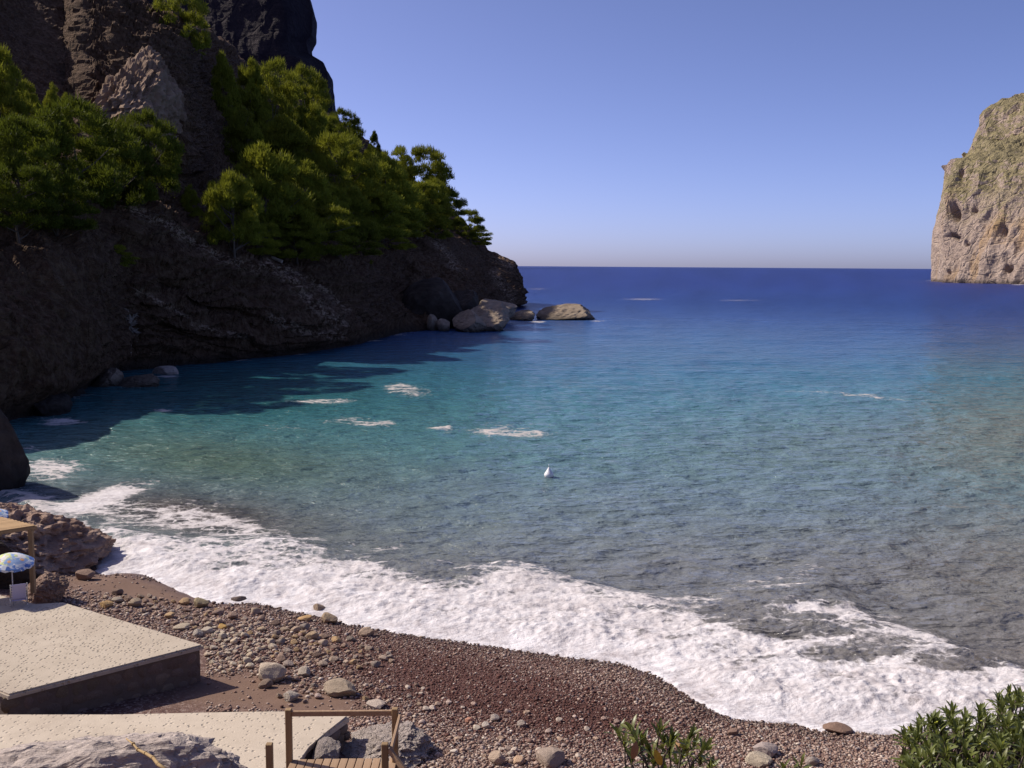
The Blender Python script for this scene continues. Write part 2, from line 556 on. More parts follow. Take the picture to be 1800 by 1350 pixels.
# ------------------------------------------------------------------ sea
uu = np.concatenate([np.linspace(-1500, -80, 50), np.linspace(-60, 1860, 620), np.linspace(1885, 3600, 70)])
nc = len(uu)
v_rows = np.concatenate([np.array([467.62, 467.9, 468.4, 469, 470, 471, 472.2]), np.arange(473.5, 640, 1.35), np.arange(640, 1330, 1.55)])
nr = len(v_rows)
ang = (uu - 900) / FPX                      # tangent of the bearing
dep = np.tan(PITCH + np.arctan((v_rows - 675) / FPX))
dep[0] = CAM_H / 170000.0
fw = CAM_H / dep
WX = fw[:, None] * ang[None, :] * 1.06
WY = np.repeat(fw[:, None], nc, 1)
WZ = np.zeros_like(WX)
WD = np.full_like(WX, -60.0)
nearm = (WY < 110)
WD[nearm] = shore_d(WX[nearm], WY[nearm])
U, V = to_uv(np.stack([WX, WY, WZ], -1))
# swell and chop as real relief, finer than the spacing is left to the material
dist = np.sqrt(WX ** 2 + WY ** 2)
P3 = np.stack([WX, WY, np.zeros_like(WX)], -1)
fade = 1 - sstep(70, 230, dist)
calm = sstep(0, 14, -WD)
rot = np.stack([WX * 0.86 + WY * 0.5, (WY * 0.86 - WX * 0.5), np.zeros_like(WX)], -1)
chop = 0.16 * fbm(rot * np.array([0.22, 0.42, 1]), 2) + 0.10 * fbm(rot * np.array([0.55, 1.1, 1]) + 9, 3)
WZ += fade * (0.35 + 0.65 * calm) * chop * 1.15
WZ += (1 - sstep(300, 900, dist)) * sstep(60, 140, dist) * 0.30 * fbm(P3 * np.array([0.05, 0.09, 1]), 3)
# --- foam density, painted where the photograph has it
OUT_UV = np.array([(-60, 930), (150, 935), (200, 938), (330, 958), (480, 955), (560, 968), (640, 988), (740, 1000), (820, 1003), (900, 1000),
                   (960, 1010), (1000, 1028), (1080, 1050), (1170, 1068), (1250, 1062), (1320, 1046), (1400, 1036), (1460, 1045), (1500, 1075),
                   (1540, 1110), (1640, 1130), (1720, 1160), (1800, 1190), (1900, 1225)], float)
outv = np.interp(U, OUT_UV[:, 0], OUT_UV[:, 1])
inv = np.interp(U, S_UV[:, 0], S_UV[:, 1])
w = (inv - V) / np.maximum(inv - outv, 10)          # 0 at the beach, 1 at the seaward rim
band = np.interp(w, [-0.2, 0.0, 0.45, 0.75, 0.93, 1.0, 1.12, 1.3], [1.0, 0.90, 0.73, 0.60, 0.51, 0.42, 0.20, 0.0])
lft = 1 - sstep(140, 185, U)
band = band * (1 - lft)
holes = (0.30 * blob(U, V, 1300, 1100, 70, 40) + 0.42 * blob(U, V, 1390, 1125, 90, 26, 0.2) + 0.40 * blob(U, V, 1500, 1172, 60, 18)
         + 0.30 * blob(U, V, 1620, 1180, 90, 16, 0.2) + 0.35 * blob(U, V, 1700, 1185, 50, 14) + 0.36 * blob(U, V, 700, 1000, 50, 12, 0.15)
         + 0.25 * blob(U, V, 590, 990, 60, 12) + 0.25 * blob(U, V, 760, 1020, 60, 10, 0.2) + 0.30 * blob(U, V, 1340, 1070, 60, 14, -0.2)
         + 0.25 * blob(U, V, 1450, 1060, 45, 14) + 0.3 * blob(U, V, 730, 1105, 130, 15, 0.12))
bn = fbm(P3 * np.array([0.16, 0.30, 1]) + 2, 3)
F = band - holes * sstep(0.05, 0.3, w) - 0.34 * np.maximum(bn, -0.2) * sstep(0.12, 0.6, w) * (w < 1.3)
lac = (0.47 * blob(U, V, 240, 905, 150, 34, 0.1) + 0.42 * blob(U, V, 390, 915, 110, 30, 0.15) + 0.55 * blob(U, V, 215, 862, 55, 13, -0.3)
       + 0.62 * blob(U, V, 150, 885, 75, 14, -0.25) + 0.45 * blob(U, V, 70, 830, 60, 20) + 0.42 * blob(U, V, 110, 818, 80, 16)
       + 0.40 * blob(U, V, 60, 785, 45, 10) + 0.36 * blob(U, V, 110, 740, 50, 8) + 0.42 * blob(U, V, 135, 697, 45, 6) + 0.42 * blob(U, V, 100, 742, 40, 10)
       + 0.4 * blob(U, V, 520, 950, 140, 14, 0.05) + 0.35 * blob(U, V, 700, 965, 60, 10))
strk = (0.78 * blob(U, V, 567, 705, 62, 5.5) + 0.55 * blob(U, V, 700, 680, 32, 8) + 0.46 * blob(U, V, 725, 690, 50, 10) + 0.92 * blob(U, V, 900, 760, 72, 7, 0.03)
        + 0.6 * blob(U, V, 775, 752, 30, 4) + 0.6 * blob(U, V, 670, 744, 32, 5) + 0.42 * blob(U, V, 610, 740, 60, 10) + 0.38 * blob(U, V, 900, 745, 60, 6)
        + 0.6 * blob(U, V, 285, 721, 24, 3) + 0.34 * blob(U, V, 480, 752, 60, 8)
        + 0.50 * blob(U, V, 1130, 526, 50, 2.5) + 0.42 * blob(U, V, 1300, 528, 60, 2.2) + 0.42 * blob(U, V, 945, 508, 30, 2) + 0.45 * blob(U, V, 960, 545, 22, 2.5)
        + 0.36 * blob(U, V, 1440, 690, 120, 5, 0.04) + 0.36 * blob(U, V, 1560, 700, 70, 5, 0.1) + 0.3 * blob(U, V, 1560, 488, 20, 1.2)
        + 0.6 * blob(U, V, 650, 599, 26, 2.2) + 0.5 * blob(U, V, 690, 588, 30, 3) + 0.55 * blob(U, V, 250, 645, 60, 2.2) + 0.5 * blob(U, V, 380, 634, 80, 2)
        + 0.5 * blob(U, V, 500, 622, 50, 1.8) + 0.6 * blob(U, V, 230, 680, 40, 2.4) + 0.7 * blob(U, V, 295, 661, 26, 2.2) + 0.55 * blob(U, V, 945, 566, 18, 2.5)
        + 0.4 * blob(U, V, 1050, 565, 20, 1.5) + 0.7 * blob(U, V, 1655, 493, 30, 1.6) + 0.7 * blob(U, V, 1790, 500, 16, 1.6) + 0.35 * blob(U, V, 700, 583, 60, 2))
rockside = 0.55 * (1 - sstep(0.2, 2.6, np.abs(WD + 0.6))) * lft
F = np.clip(np.maximum(np.maximum(F, lac * 0.9), np.maximum(np.where(V < 560, strk * 0.86, np.where(V < 668, strk * 1.15, np.minimum(strk, 0.55) * 0.88)), rockside)), 0, 1)
# the surf stands up a little and its foam is lumpy
surf = np.clip(band, 0, 1) * (1 - lft)
crest = np.interp(w, [0, 0.25, 0.6, 0.9, 1.0, 1.15], [0.04, 0.30, 0.34, 0.42, 0.30, 0.0]) * (1 - lft) * (w > -0.1)
lump = 0.32 * np.maximum(ridged(P3 * 0.55, 3), -0.6) * 0.45 + 0.17 * ridged(P3 * 1.6 + 4, 3) * 0.6
WZ += np.where(nearm, crest * (0.75 + 0.4 * fbm(P3 * 0.2, 2)) + surf * lump * np.clip(-WD * 0.5, 0, 1), 0)
edge = np.clip(-WD, -3, 3)
bz = np.where(nearm, 0.10 - 0.10 * np.maximum(-WD, 0), -5)
# near the swash line the water lies on the beach and runs out at its edge
thin = np.where(edge > 0, bz + 0.03 + 0.22 * np.sqrt(np.clip(edge, 0, 1)) * (0.75 + 0.5 * fbm(P3 * 1.3, 2)), 0.13 + 0.10 * fbm(P3 * 1.1, 3) - 0.3 * np.clip(WD, 0, 8))
k = sstep(-0.2, 1.6, -WD)
WZ = np.where(nearm, thin * (1 - k) + WZ * k, WZ)
# --- body colour of the water: deep blue offshore, turquoise over the shelf, silt-brown by the beach
stops_v = np.array([466, 500, 560, 610, 660, 720, 790, 860, 930, 1000, 1080, 1160, 1300])
cols_c = np.array([(.014, .028, .150), (.015, .034, .172), (.020, .062, .205), (.030, .104, .220), (.042, .158, .222), (.062, .184, .214), (.090, .194, .205),
                   (.130, .192, .212), (.154, .190, .196), (.168, .178, .178), (.172, .168, .162), (.168, .156, .146), (.15, .132, .122)])
Vw = V + 26 * fbm(np.stack([U / 260, V / 90, 0 * U], -1), 3) * sstep(520, 640, V)
C = np.stack([np.interp(Vw, stops_v, cols_c[:, i]) for i in range(3)], -1)


def tintc(C, m, c):
    return C * (1 - m[..., None]) + np.array(c) * m[..., None]


C = tintc(C, 0.92 * blob(U, V, 400, 690, 330, 75), (.022, .115, .120))
C = tintc(C, 0.85 * blob(U, V, 380, 810, 270, 48, 0.1), (.082, .128, .092))
C = tintc(C, 0.85 * blob(U, V, 330, 900, 240, 42, 0.12), (.075, .055, .046))
C = tintc(C, 0.7 * blob(U, V, 1500, 790, 420, 75), (.146, .192, .182))
C = tintc(C, 0.6 * blob(U, V, 1800, 760, 200, 60), (.166, .184, .162))
C = tintc(C, 0.7 * blob(U, V, 1650, 1010, 330, 90), (.168, .164, .150))
C = tintc(C, 0.28 * blob(U, V, 1800, 560, 520, 60), (.009, .018, .110))
C = tintc(C, 0.45 * blob(U, V, 1000, 630, 350, 40), (.028, .110, .205))
C = np.clip(C * (1 + 0.22 * fbm(np.stack([U / 60, V / 26, 0 * U + 3], -1), 3))[..., None], 0, 1)
me = mesh_np("sea", np.stack([WX, WY, WZ], -1).reshape(-1, 3), grid_faces(nr, nc)[:, ::-1], True)
a_ = me.attributes.new("foam", 'FLOAT', 'POINT'); a_.data.foreach_set("value", F.ravel().astype(np.float32))
a_ = me.attributes.new("chop", 'FLOAT', 'POINT'); a_.data.foreach_set("value", (0.10 + 0.30 * sstep(60, 500, dist)).ravel().astype(np.float32))
a_ = me.attributes.new("fresh", 'FLOAT', 'POINT'); a_.data.foreach_set("value", np.clip(surf + 0.6 * lac, 0, 1).ravel().astype(np.float32))
a_ = me.attributes.new("water_colour", 'FLOAT_COLOR', 'POINT')
a_.data.foreach_set("color", np.concatenate([C, np.ones(C.shape[:2] + (1,))], -1).ravel().astype(np.float32))
t = NT("sea_water")
co = t.coord()
cs = t.coord((1.0, 1.7, 1.0), rot=(0, 0, 0.45))
w1 = t.noise(0.9, 5, 0.6, cs, 0.4)
w2 = t.noise(3.6, 3, 0.6, cs, 0.2)
w3 = t.noise(0.13, 5, 0.62, cs, 0.3)
w0 = t.noise(0.30, 3, 0.5, t.coord((1.0, 2.4, 1.0), rot=(0, 0, 0.2)), 0.3)
hh = t.math('ADD', t.math('ADD', t.math("MULTIPLY", w1, 0.42), t.math('MULTIPLY', w2, 0.09)), t.math('ADD', t.math('MULTIPLY', w3, 1.6), t.math('MULTIPLY', w0, 1.3)))
nrm = t.bump(hh, 1.0, 0.75)
t.fin(t.attr("water_colour", "Color"), t.attr("chop"), nrm, 0.22, IOR=1.33)
fo = t.attr("foam")
warp = t.mix(0.35, co, t.noise(0.8, 4, 0.6, co, out="Color"))
fw_ = t.coord((1.0, 1.6, 1.0), rot=(0, 0, -0.15))
warp2 = t.mix(0.5, fw_, t.noise(0.5, 4, 0.6, co, out="Color"))
lace = t.ramp(t.voro(0.75, warp2, 'DISTANCE_TO_EDGE'), [(0.0, 1), (0.20, 0.25), (0.5, 0.0)])
lace2 = t.ramp(t.voro(2.2, warp, 'DISTANCE_TO_EDGE'), [(0.0, 1), (0.16, 0.2), (0.4, 0.0)])
n1 = t.noise(0.45, 6, 0.68, fw_, 0.8); n2 = t.noise(3.0, 5, 0.7, co, 0.5)
st1 = t.math('ADD', t.math('MULTIPLY', t.math('SUBTRACT', n1, 0.5), 2.4), 0.5)
st2 = t.math('ADD', t.math('MULTIPLY', t.math('SUBTRACT', n2, 0.5), 2.2), 0.5)
lc = t.math('MAXIMUM', lace, t.math('MULTIPLY', lace2, 0.8))
tex = t.math('ADD', t.math('ADD', t.math('MULTIPLY', st1, 0.52), t.math('MULTIPLY', st2, 0.40)), t.math('MULTIPLY', lc, 0.48))
mask = t.math('ADD', tex, t.math('MULTIPLY', fo, 1.25))
mask = t.math('MULTIPLY', t.math('SUBTRACT', mask, 1.23), 3.6, clamp=True)
mask = t.math('MULTIPLY', mask, t.ramp(fo, [(0.06, 0), (0.22, 1)]))
fd = t("BsdfDiffuse")
fcol = t.mix(t.ramp(t.math('ADD', t.math('MULTIPLY', n2, 0.45), t.math('MULTIPLY', n1, 0.55)), [(0.36, 0), (0.58, 1)]), (0.42, 0.375, 0.375), (0.76, 0.73, 0.735))
old = t.mix(n2, (0.42, 0.38, 0.36), (0.62, 0.57, 0.53))
t.l.new(t.mix(t.attr("fresh"), old, fcol), fd.inputs[0])
fh = t.math('ADD', t.noise(1.1, 5, 0.6, fw_, 0.3), t.math('MULTIPLY', t.noise(5, 3, 0.6, co), 0.22))
t.l.new(t.bump(fh, 0.6, 0.35), fd.inputs["Normal"])
mx = t("MixShader")
t.l.new(mask, mx.inputs[0]); t.l.new(t.b.outputs[0], mx.inputs[1]); t.l.new(fd.outputs[0], mx.inputs[2])
t.l.new(mx.outputs[0], t.out.inputs[0])
M_SEA = t.m
sea = link("sea", me, M_SEA); tag(sea, kind="structure")

# ------------------------------------------------------------------ left headland (relief surface with its own distances)
A_U = np.array([-330, -150, -60, 0, 60, 120, 200, 300, 420, 500, 610, 640, 700, 790, 850, 900, 914], float)  # columns left of the view are added mass that shades the cliff
A_SV = np.array([800, 790, 760, 742, 725, 695, 652, 641, 632, 623, 607, 600, 585, 577, 556, 542, 537], float)
A_RV = np.array([60, -20, -30, -35, -25, -5, 5, 30, 105, 165, 225, 250, 300, 372, 440, 463, 492], float)
A_RY = np.array([150, 175, 195, 210, 216, 222, 232, 265, 360, 385, 420, 425, 425, 415, 410, 405, 404], float)


def A_surf(u, tt):
    """Point of the headland before roughening: u picks the bearing, tt runs 0 at the water to 1 at the ridge."""
    u = np.asarray(u, float); tt = np.asarray(tt, float)
    sv, rv, ry = np.interp(u, A_U, A_SV), np.interp(u, A_U, A_RV), np.interp(u, A_U, A_RY)
    sy = P_z(u, sv, 0 * u)[..., 1]
    v = sv + (rv - sv) * tt
    k = np.interp(tt, [0, 0.12, 0.30, 0.45, 0.7, 1.0], [0, 0.025, 0.09, 0.22, 0.56, 1.0])
    k2 = np.interp(tt, [0, 0.12, 0.30, 0.45, 0.7, 1.0], [0, 0.07, 0.20, 0.36, 0.66, 1.0])
    k = k + (k2 - k) * sstep(600, 720, u)
    y = sy + (ry - sy) * k
    # the spur with the sunlit face, high on the left
    saw = sstep(140, 300, u) * (1 - sstep(300, 345, u))
    y = y - 22 * saw * sstep(330, 230, v) * sstep(-60, 90, v)
    y = y + 7 * (1 - sstep(110, 150, u)) * sstep(420, 300, v) * sstep(-60, 60, u)
    # long ledge running down to the right
    lv = np.interp(u, [180, 215, 290, 350, 430, 500, 600, 660], [330, 362, 392, 432, 470, 505, 575, 600])
    y = y - 6.0 * sstep(-4, 6, v - lv) * sstep(170, 230, u) * (1 - sstep(560, 640, u)) * (1 - sstep(60, 130, v - lv) * 0.8)
    lv2 = np.interp(u, [200, 300, 420, 520], [500, 535, 585, 605])
    y = y - 2.5 * sstep(-3, 4, v - lv2) * sstep(200, 260, u) * (1 - sstep(470, 540, u)) * (1 - sstep(0, 60, v - lv2))
    lv3 = np.interp(u, [640, 700, 760, 800, 840], [330, 385, 415, 455, 520])
    y = y - 7 * sstep(-4, 5, lv3 - v) * 0.0
    y = np.maximum(y, sy - 1)
    return P_y(u, v, y)


nu, nt = 700, 270
au = np.concatenate([np.linspace(-330, -40, 60), np.linspace(-38, 914, nu - 60)]); at = np.concatenate([np.linspace(-0.02, 1.0, nt), [1.012, 1.05]])
AU, AT = np.meshgrid(au, at)
AP = A_surf(AU, np.clip(AT, 0, 1))
# below the water and behind the crest
AP[0, :, 2] = -4; AP[0, :, 1] -= 1.0
AP[-2] = AP[-3] + np.array([-1.0, 7, -1.0]); AP[-1] = AP[-3] + np.array([-6.0, 45, -22])


def normals_grid(Pg):
    du = np.gradient(Pg, axis=1); dv = np.gradient(Pg, axis=0)
    n = np.cross(du, dv)
    return n / np.maximum(np.linalg.norm(n, axis=-1, keepdims=True), 1e-9)


N = normals_grid(AP)
N[N[..., 1] > 0.4] *= -1
rock = 1 - 0.45 * sstep(0.45, 0.7, AT) * sstep(350, 450, AU)
sc_ = np.array([1, 1, 1.0])
tilt = AP @ np.array([0.35, -0.12, 0.93])
lay = tilt / 3.2 + 0.9 * fbm(AP * 0.05, 3)
stair = (lay - np.floor(lay)); stair = sstep(0.0, 0.8, stair)
lay2 = tilt / 1.1 + 0.8 * fbm(AP * 0.12 + 4, 3)
stair2 = sstep(0.0, 0.75, lay2 - np.floor(lay2))
for _ in range(14):
    N[1:-1, 1:-1] = (N[1:-1, 1:-1] * 2 + N[:-2, 1:-1] + N[2:, 1:-1] + N[1:-1, :-2] + N[1:-1, 2:]) / 6
N /= np.maximum(np.linalg.norm(N, axis=-1, keepdims=True), 1e-6)
disp = (3.4 * ridged(AP * 0.035, 3) * 0.5 + 2.0 * fbm(AP * 0.11, 3) + 1.2 * ridged(AP * 0.22 + 7, 4) * 0.6
        + 0.55 * fbm(AP * 0.9, 3) + 0.8 * (0.5 - stair) * sstep(100, 260, AU) + 0.6 * (0.5 - stair2) * sstep(60, 200, AU)) * rock * (1 - 0.4 * sstep(170, 110, AU) * sstep(0.55, 0.8, AT))
low = sstep(0.0, 0.06, AT)
AP = AP + N * (disp * (0.25 + 0.75 * low))[..., None]
me = mesh_np("headland_cliff", AP.reshape(-1, 3), grid_faces(len(at), nu), False)
LEDGE_SUN = np.zeros(AU.shape)  # strength of the sunlight painted along the ledges as paler rock
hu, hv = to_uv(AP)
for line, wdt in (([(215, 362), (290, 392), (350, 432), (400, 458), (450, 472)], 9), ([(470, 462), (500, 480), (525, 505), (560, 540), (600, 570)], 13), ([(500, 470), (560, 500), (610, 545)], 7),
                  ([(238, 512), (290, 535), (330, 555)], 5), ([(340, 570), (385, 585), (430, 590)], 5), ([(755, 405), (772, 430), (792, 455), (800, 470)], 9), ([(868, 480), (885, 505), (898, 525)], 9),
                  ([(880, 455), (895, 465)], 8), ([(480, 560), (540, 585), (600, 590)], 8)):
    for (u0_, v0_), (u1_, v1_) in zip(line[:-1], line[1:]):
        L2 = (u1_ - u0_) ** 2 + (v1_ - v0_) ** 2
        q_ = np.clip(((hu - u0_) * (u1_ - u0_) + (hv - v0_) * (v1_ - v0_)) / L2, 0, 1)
        LEDGE_SUN = np.maximum(LEDGE_SUN, np.exp(-((hu - u0_ - q_ * (u1_ - u0_)) ** 2 + (hv - v0_ - q_ * (v1_ - v0_)) ** 2) / wdt ** 2))
a_ = me.attributes.new("pale", 'FLOAT', 'POINT'); a_.data.foreach_set("value", LEDGE_SUN.ravel().astype(np.float32))
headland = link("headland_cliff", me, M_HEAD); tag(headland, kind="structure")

# ------------------------------------------------------------------ dark mountain wall behind it
rv = np.linspace(-40, 400, 170)
edge_u = np.interp(rv, [-330, -200, -40, 0, 20, 60, 75, 95, 112, 125, 150, 178, 205, 215, 232, 242, 258, 280, 305, 400],
                   [470, 500, 535, 546, 552, 550, 541, 545, 572, 578, 580, 584, 591, 603, 622, 640, 652, 668, 712, 790])
ss = np.concatenate([np.linspace(0, 1, 230), [1.0, 1.0]])
MV, MS = np.meshgrid(rv, ss, indexing='ij')
MU = -260 + MS * (edge_u[:, None] + 260)
MY = 6000 + 0.8 * (400 - MV) + 800 * (1 - MS) * sstep(0, 0.5, MS) + 360 * sstep(0.93, 1.0, MS)
MP = P_y(MU, MV, MY)
MP[:, -2] += np.array([-24.0, 300, 0]); MP[:, -1] += np.array([-360.0, 1080, 0])
N = normals_grid(MP); N[N[..., 1] > 0] *= -1
MQ = MP / 12.0
md = 12 * (7 * fbm(MQ * np.array([0.02, 0.02, 0.011]), 3) + 4.5 * ridged(MQ * np.array([0.05, 0.05, 0.022]), 4) * 0.5 + 1.2 * fbm(MQ * 0.22, 3))
md *= 1 - 0.6 * sstep(0.9, 1.0, MS)
MP = MP + N * (0.55 * md)[..., None]
me = mesh_np("mountain", MP.reshape(-1, 3), grid_faces(len(rv), len(ss)), False)
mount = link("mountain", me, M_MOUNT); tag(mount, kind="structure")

# ------------------------------------------------------------------ sunlit cliff across the bay
rv = np.concatenate([np.linspace(505, 165, 240)])
left_u = -9 * sstep(300, 260, rv) + np.interp(rv[::-1], [165, 168, 175, 182, 188, 193, 200, 212, 235, 247, 262, 272, 285, 291, 297, 310, 325, 340, 365, 390, 405, 440, 470, 492, 505],
                   [1815, 1798, 1775, 1752, 1737, 1730, 1725, 1721, 1713, 1710, 1707, 1698, 1694, 1684, 1656, 1653, 1651, 1647, 1643, 1640, 1635, 1635, 1634, 1633, 1633])[::-1]
ss = np.concatenate([np.linspace(0, 1, 210) ** 1.15])
FV, FS = np.meshgrid(rv, ss, indexing='ij')
right_u = 2250
FU = left_u[:, None] + FS * (right_u - left_u[:, None])
# rows follow the sky-line further right
FVV = FV - FS * np.interp(FV, [165, 300, 505], [95, 50, -14]) + 17 * sstep(300, 180, FV)
zz = P_y(FU, FVV, np.full_like(FU, 1100.0))[..., 2]
FY = 1165 - 330 * (FS ** 0.8) + np.maximum(zz, 0) * 0.42 + 60 * (1 - sstep(0, 0.05, FS))
FY = FY + 42 * sstep(292, 262, FV) * sstep(0.0, 0.3, 1 - FS * 0.3) + 45 * sstep(70, 170, zz)
FP = P_y(FU, FVV, FY)
FP[0, :, 2] = np.minimum(FP[0, :, 2], -3)
N = normals_grid(FP); N[N[..., 1] > 0] *= -1
fd_ = (15 * fbm(FP * np.array([0.014, 0.014, 0.008]), 3) + 12 * ridged(FP * np.array([0.024, 0.024, 0.005]) + 3, 4) * 0.55
       + 2.2 * ridged(FP * np.array([0.1, 0.1, 0.035]), 3) * 0.55 + 0.8 * fbm(FP * 0.25, 3))
# caves and hollows in the face
WQ = 7 * fbm(FP * 0.03 + 5, 3); WR = 9 * fbm(FP * 0.04 + 25, 3)
for (cu, cv, r1, r2, dp) in ((1684, 378, 8, 14, 26), (1680, 420, 9, 3.5, 10), (1778, 477, 6, 5, 16), (1770, 408, 4, 9, 9),
                             (1708, 434, 5, 3, 7), (1672, 484, 5, 4, 9), (1698, 312, 4, 8, 7), (1717, 372, 4, 4, 6)):
    fd_ -= dp * np.exp(-(((FU + WQ - cu) / r1) ** 2 + ((FVV + WR - cv) / r2) ** 2))
fd_ *= 0.35 + 0.65 * sstep(0, 0.06, FS)
FP = FP + N * fd_[..., None]
back = P_y(FU[-1:] + 5, FVV[-1:] + 12, FY[-1:] + 220)
FP = np.concatenate([FP, back], 0)
fb = P_y(np.concatenate([FU, FU[-1:]], 0)[:, :1] + 8, np.concatenate([FVV, FVV[-1:]], 0)[:, :1] + 3, np.concatenate([FY, FY[-1:]], 0)[:, :1] + 200)
FP = np.concatenate([fb, FP], 1)
me = mesh_np("far_cliff", FP.reshape(-1, 3), grid_faces(FP.shape[0], FP.shape[1]), False)
farc = link("far_cliff", me, M_FAR); tag(farc, kind="structure")


# ------------------------------------------------------------------ rocks
def rock_mesh(name, seed, subdiv=4, cuts=9, rough=0.10, fine=0.035, freq=1.4, planes=()):
    bm = bmesh.new()
    bmesh.ops.create_icosphere(bm, subdivisions=subdiv, radius=1.0)
    V_ = np.array([v.co[:] for v in bm.verts])
    r = np.random.default_rng(seed)
    for _ in range(cuts):
        n = r.normal(size=3); n /= np.linalg.norm(n)
        d = r.uniform(0.55, 0.88)
        s = V_ @ n
        V_ = V_ - np.maximum(s - d, 0)[:, None] * n * 0.92
    o = r.uniform(-50, 50, 3)
    for n, d in planes:
        n = np.array(n, float); n /= np.linalg.norm(n)
        V_ = V_ - np.maximum(V_ @ n - d, 0)[:, None] * n * 0.97
    nn = V_ / np.linalg.norm(V_, axis=1)[:, None]
    V_ = V_ + nn * (rough * ridged(V_ * freq + o, 3) * 0.7 + fine * fbm(V_ * freq * 5 + o, 3) * 1.5)[:, None]
    V_ = V_ + nn * (0.35 * fine * ridged(V_ * freq * 11 + o, 2))[:, None]
    ext = np.abs(V_).max(0)
    V_ /= ext
    for v, c in zip(bm.verts, V_): v.co = c
    return bm_mesh(name, bm, smooth=subdiv <= 2)


def rock_at(name, label, cat, u0, u1, vtop, vbase, depth, z0=0.0, seed=1, mat=None, y=None, sink=0.25, subdiv=4, rz=0.0, group=None,
            cuts=9, rough=0.10, fine=0.04, freq=1.4, color=None, planes=()):
    """A rock whose outline spans u0..u1 and vtop..vbase, standing at the height z0."""
    um, vc = (u0 + u1) / 2, (vtop + vbase) / 2
    hz = 1.0
    for _ in range(8):                                  # settle distance, height and half-height together
        if y is None:
            c = P_z(np.array(um), np.array(float(vc)), z0 + hz * (1 - sink))
        else:
            c = P_y(np.array(um), np.array(float(vc)), np.array(float(y) + depth / 2))
        D = float(np.linalg.norm(c - CPOS)); sa_ = (CAM_H - c[2]) / D; ca_ = math.sqrt(max(1 - sa_ ** 2, 0.05))
        Ha = (vbase - vtop) / 2 * D / FPX
        hz = max(math.sqrt(max(Ha ** 2 - (depth / 2 * sa_) ** 2, 0)), 0.35 * Ha) / ca_
    wm = (u1 - u0) * D * ca_ / FPX
    me_ = rock_mesh(name, seed, subdiv, cuts, rough, fine, freq, planes)
    o = link(name, me_, mat or M_SEAROCK)
    o.rotation_euler = (0, 0, rz)
    extra = hz * sink                                   # root it deeper without moving its top
    o.scale = (wm / 2, depth / 2, hz + extra / 2)
    o.location = (c[0], c[1], c[2] - extra / 2)
    tag(o, label, cat, group)
    if color: o.color = (*color, 1)
    return o


rock_at("sea_rock", "low isolated tan rock standing clear in the sea off the headland tip", "sea rock", 942, 1048, 534, 569, 13, 0, 21, sink=0.45, rough=0.16, cuts=5, subdiv=5, fine=0.06,
        planes=[((-.25, -.62, .74), .36), ((.8, -.2, .5), .75)])
rock_at("sea_boulder", "big sunlit pale boulder with pointed top at the headland foot", "boulder", 786, 858, 536, 585, 13, 0, 8, sink=0.35, cuts=4, subdiv=5, fine=0.06, y=232,
        planes=[((-.55, -.45, .70), .22), ((.7, -.1, .7), .5)])
rock_at("sea_boulder", "broad ridged boulder with dark undercut face beside the pointed boulder", "boulder", 818, 906, 516, 585, 15, 0, 33, sink=0.4, y=236, rough=0.2, cuts=4, subdiv=5, fine=0.07,
        planes=[((-.15, -.50, .85), .18), ((.75, -.3, .55), .55)])
rock_at("rock_slab", "flat yellowish rock slab lying above the water behind the ridged boulder", "rock", 840, 912, 517, 558, 16, 0, 12, sink=0.4, y=262, rough=0.10, cuts=3, fine=0.06,
        planes=[((.3, -.35, .88), .3)])
rock_at("sea_rock", "small brown rock in the gap between boulders and isolated sea rock", "sea rock", 894, 944, 542, 569, 8, 0, 5, sink=0.5, rough=0.2, cuts=3, fine=0.07, planes=[((-.4, -.5, .75), .35)])
rock_at("sea_boulder", "tan rock shoulder above the pointed boulder against the dark headland", "boulder", 770, 842, 500, 560, 14, 0, 39, sink=0.4, y=250, rough=0.18, cuts=4, fine=0.07, mat=M_DARKROCK,
        planes=[((-.4, -.5, .75), .3)])
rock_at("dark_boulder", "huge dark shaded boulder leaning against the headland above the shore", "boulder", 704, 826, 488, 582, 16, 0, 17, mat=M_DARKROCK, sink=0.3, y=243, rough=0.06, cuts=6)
rock_at("shore_rock", "small pointed rock at the waterline below the huge dark boulder", "rock", 750, 772, 552, 582, 4, 0, 3, sink=0.4, y=236)
rock_at("shore_rock", "squat brown rock at the waterline left of the pointed boulder", "rock", 766, 794, 560, 583, 5, 0, 14, sink=0.4, y=234)
rock_at("shore_rock", "tall knobbly sunlit rock in shallow water by the dark left shore", "rock", 158, 212, 641, 686, 5, 0, 41, sink=0.4, rough=0.22, cuts=3, fine=0.08, planes=[((-.45, -.45, .77), .25)])
rock_at("shore_rock", "long low knobbly rock between tall rock and pale rounded rock", "rock", 206, 278, 653, 684, 5, 0, 45, sink=0.4, rough=0.22, cuts=3, fine=0.08, planes=[((-.3, -.5, .8), .25)])
rock_at("pale_rock", "pale cream rounded rock with foam round it near the left shore", "rock", 268, 316, 643, 660, 3.2, 0, 51, sink=0.5, rough=0.08, mat=M_GREY)
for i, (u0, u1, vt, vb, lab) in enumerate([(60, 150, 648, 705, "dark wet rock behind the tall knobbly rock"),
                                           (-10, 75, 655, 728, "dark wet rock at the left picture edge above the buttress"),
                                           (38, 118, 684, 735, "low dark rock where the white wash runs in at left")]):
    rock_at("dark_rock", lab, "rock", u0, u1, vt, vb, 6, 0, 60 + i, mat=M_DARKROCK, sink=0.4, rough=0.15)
rock_at("sunlit_crag", "sunlit craggy rock face high above the left grove of pines", "crag", 132, 312, 78, 285, 22, 30, 111, mat=M_CRAG, y=172, sink=0.3, rough=0.26, fine=0.10, subdiv=6, cuts=4, freq=2.2, planes=[((-.62, -.45, .64), .34), ((-.1, -.75, .66), .52)])
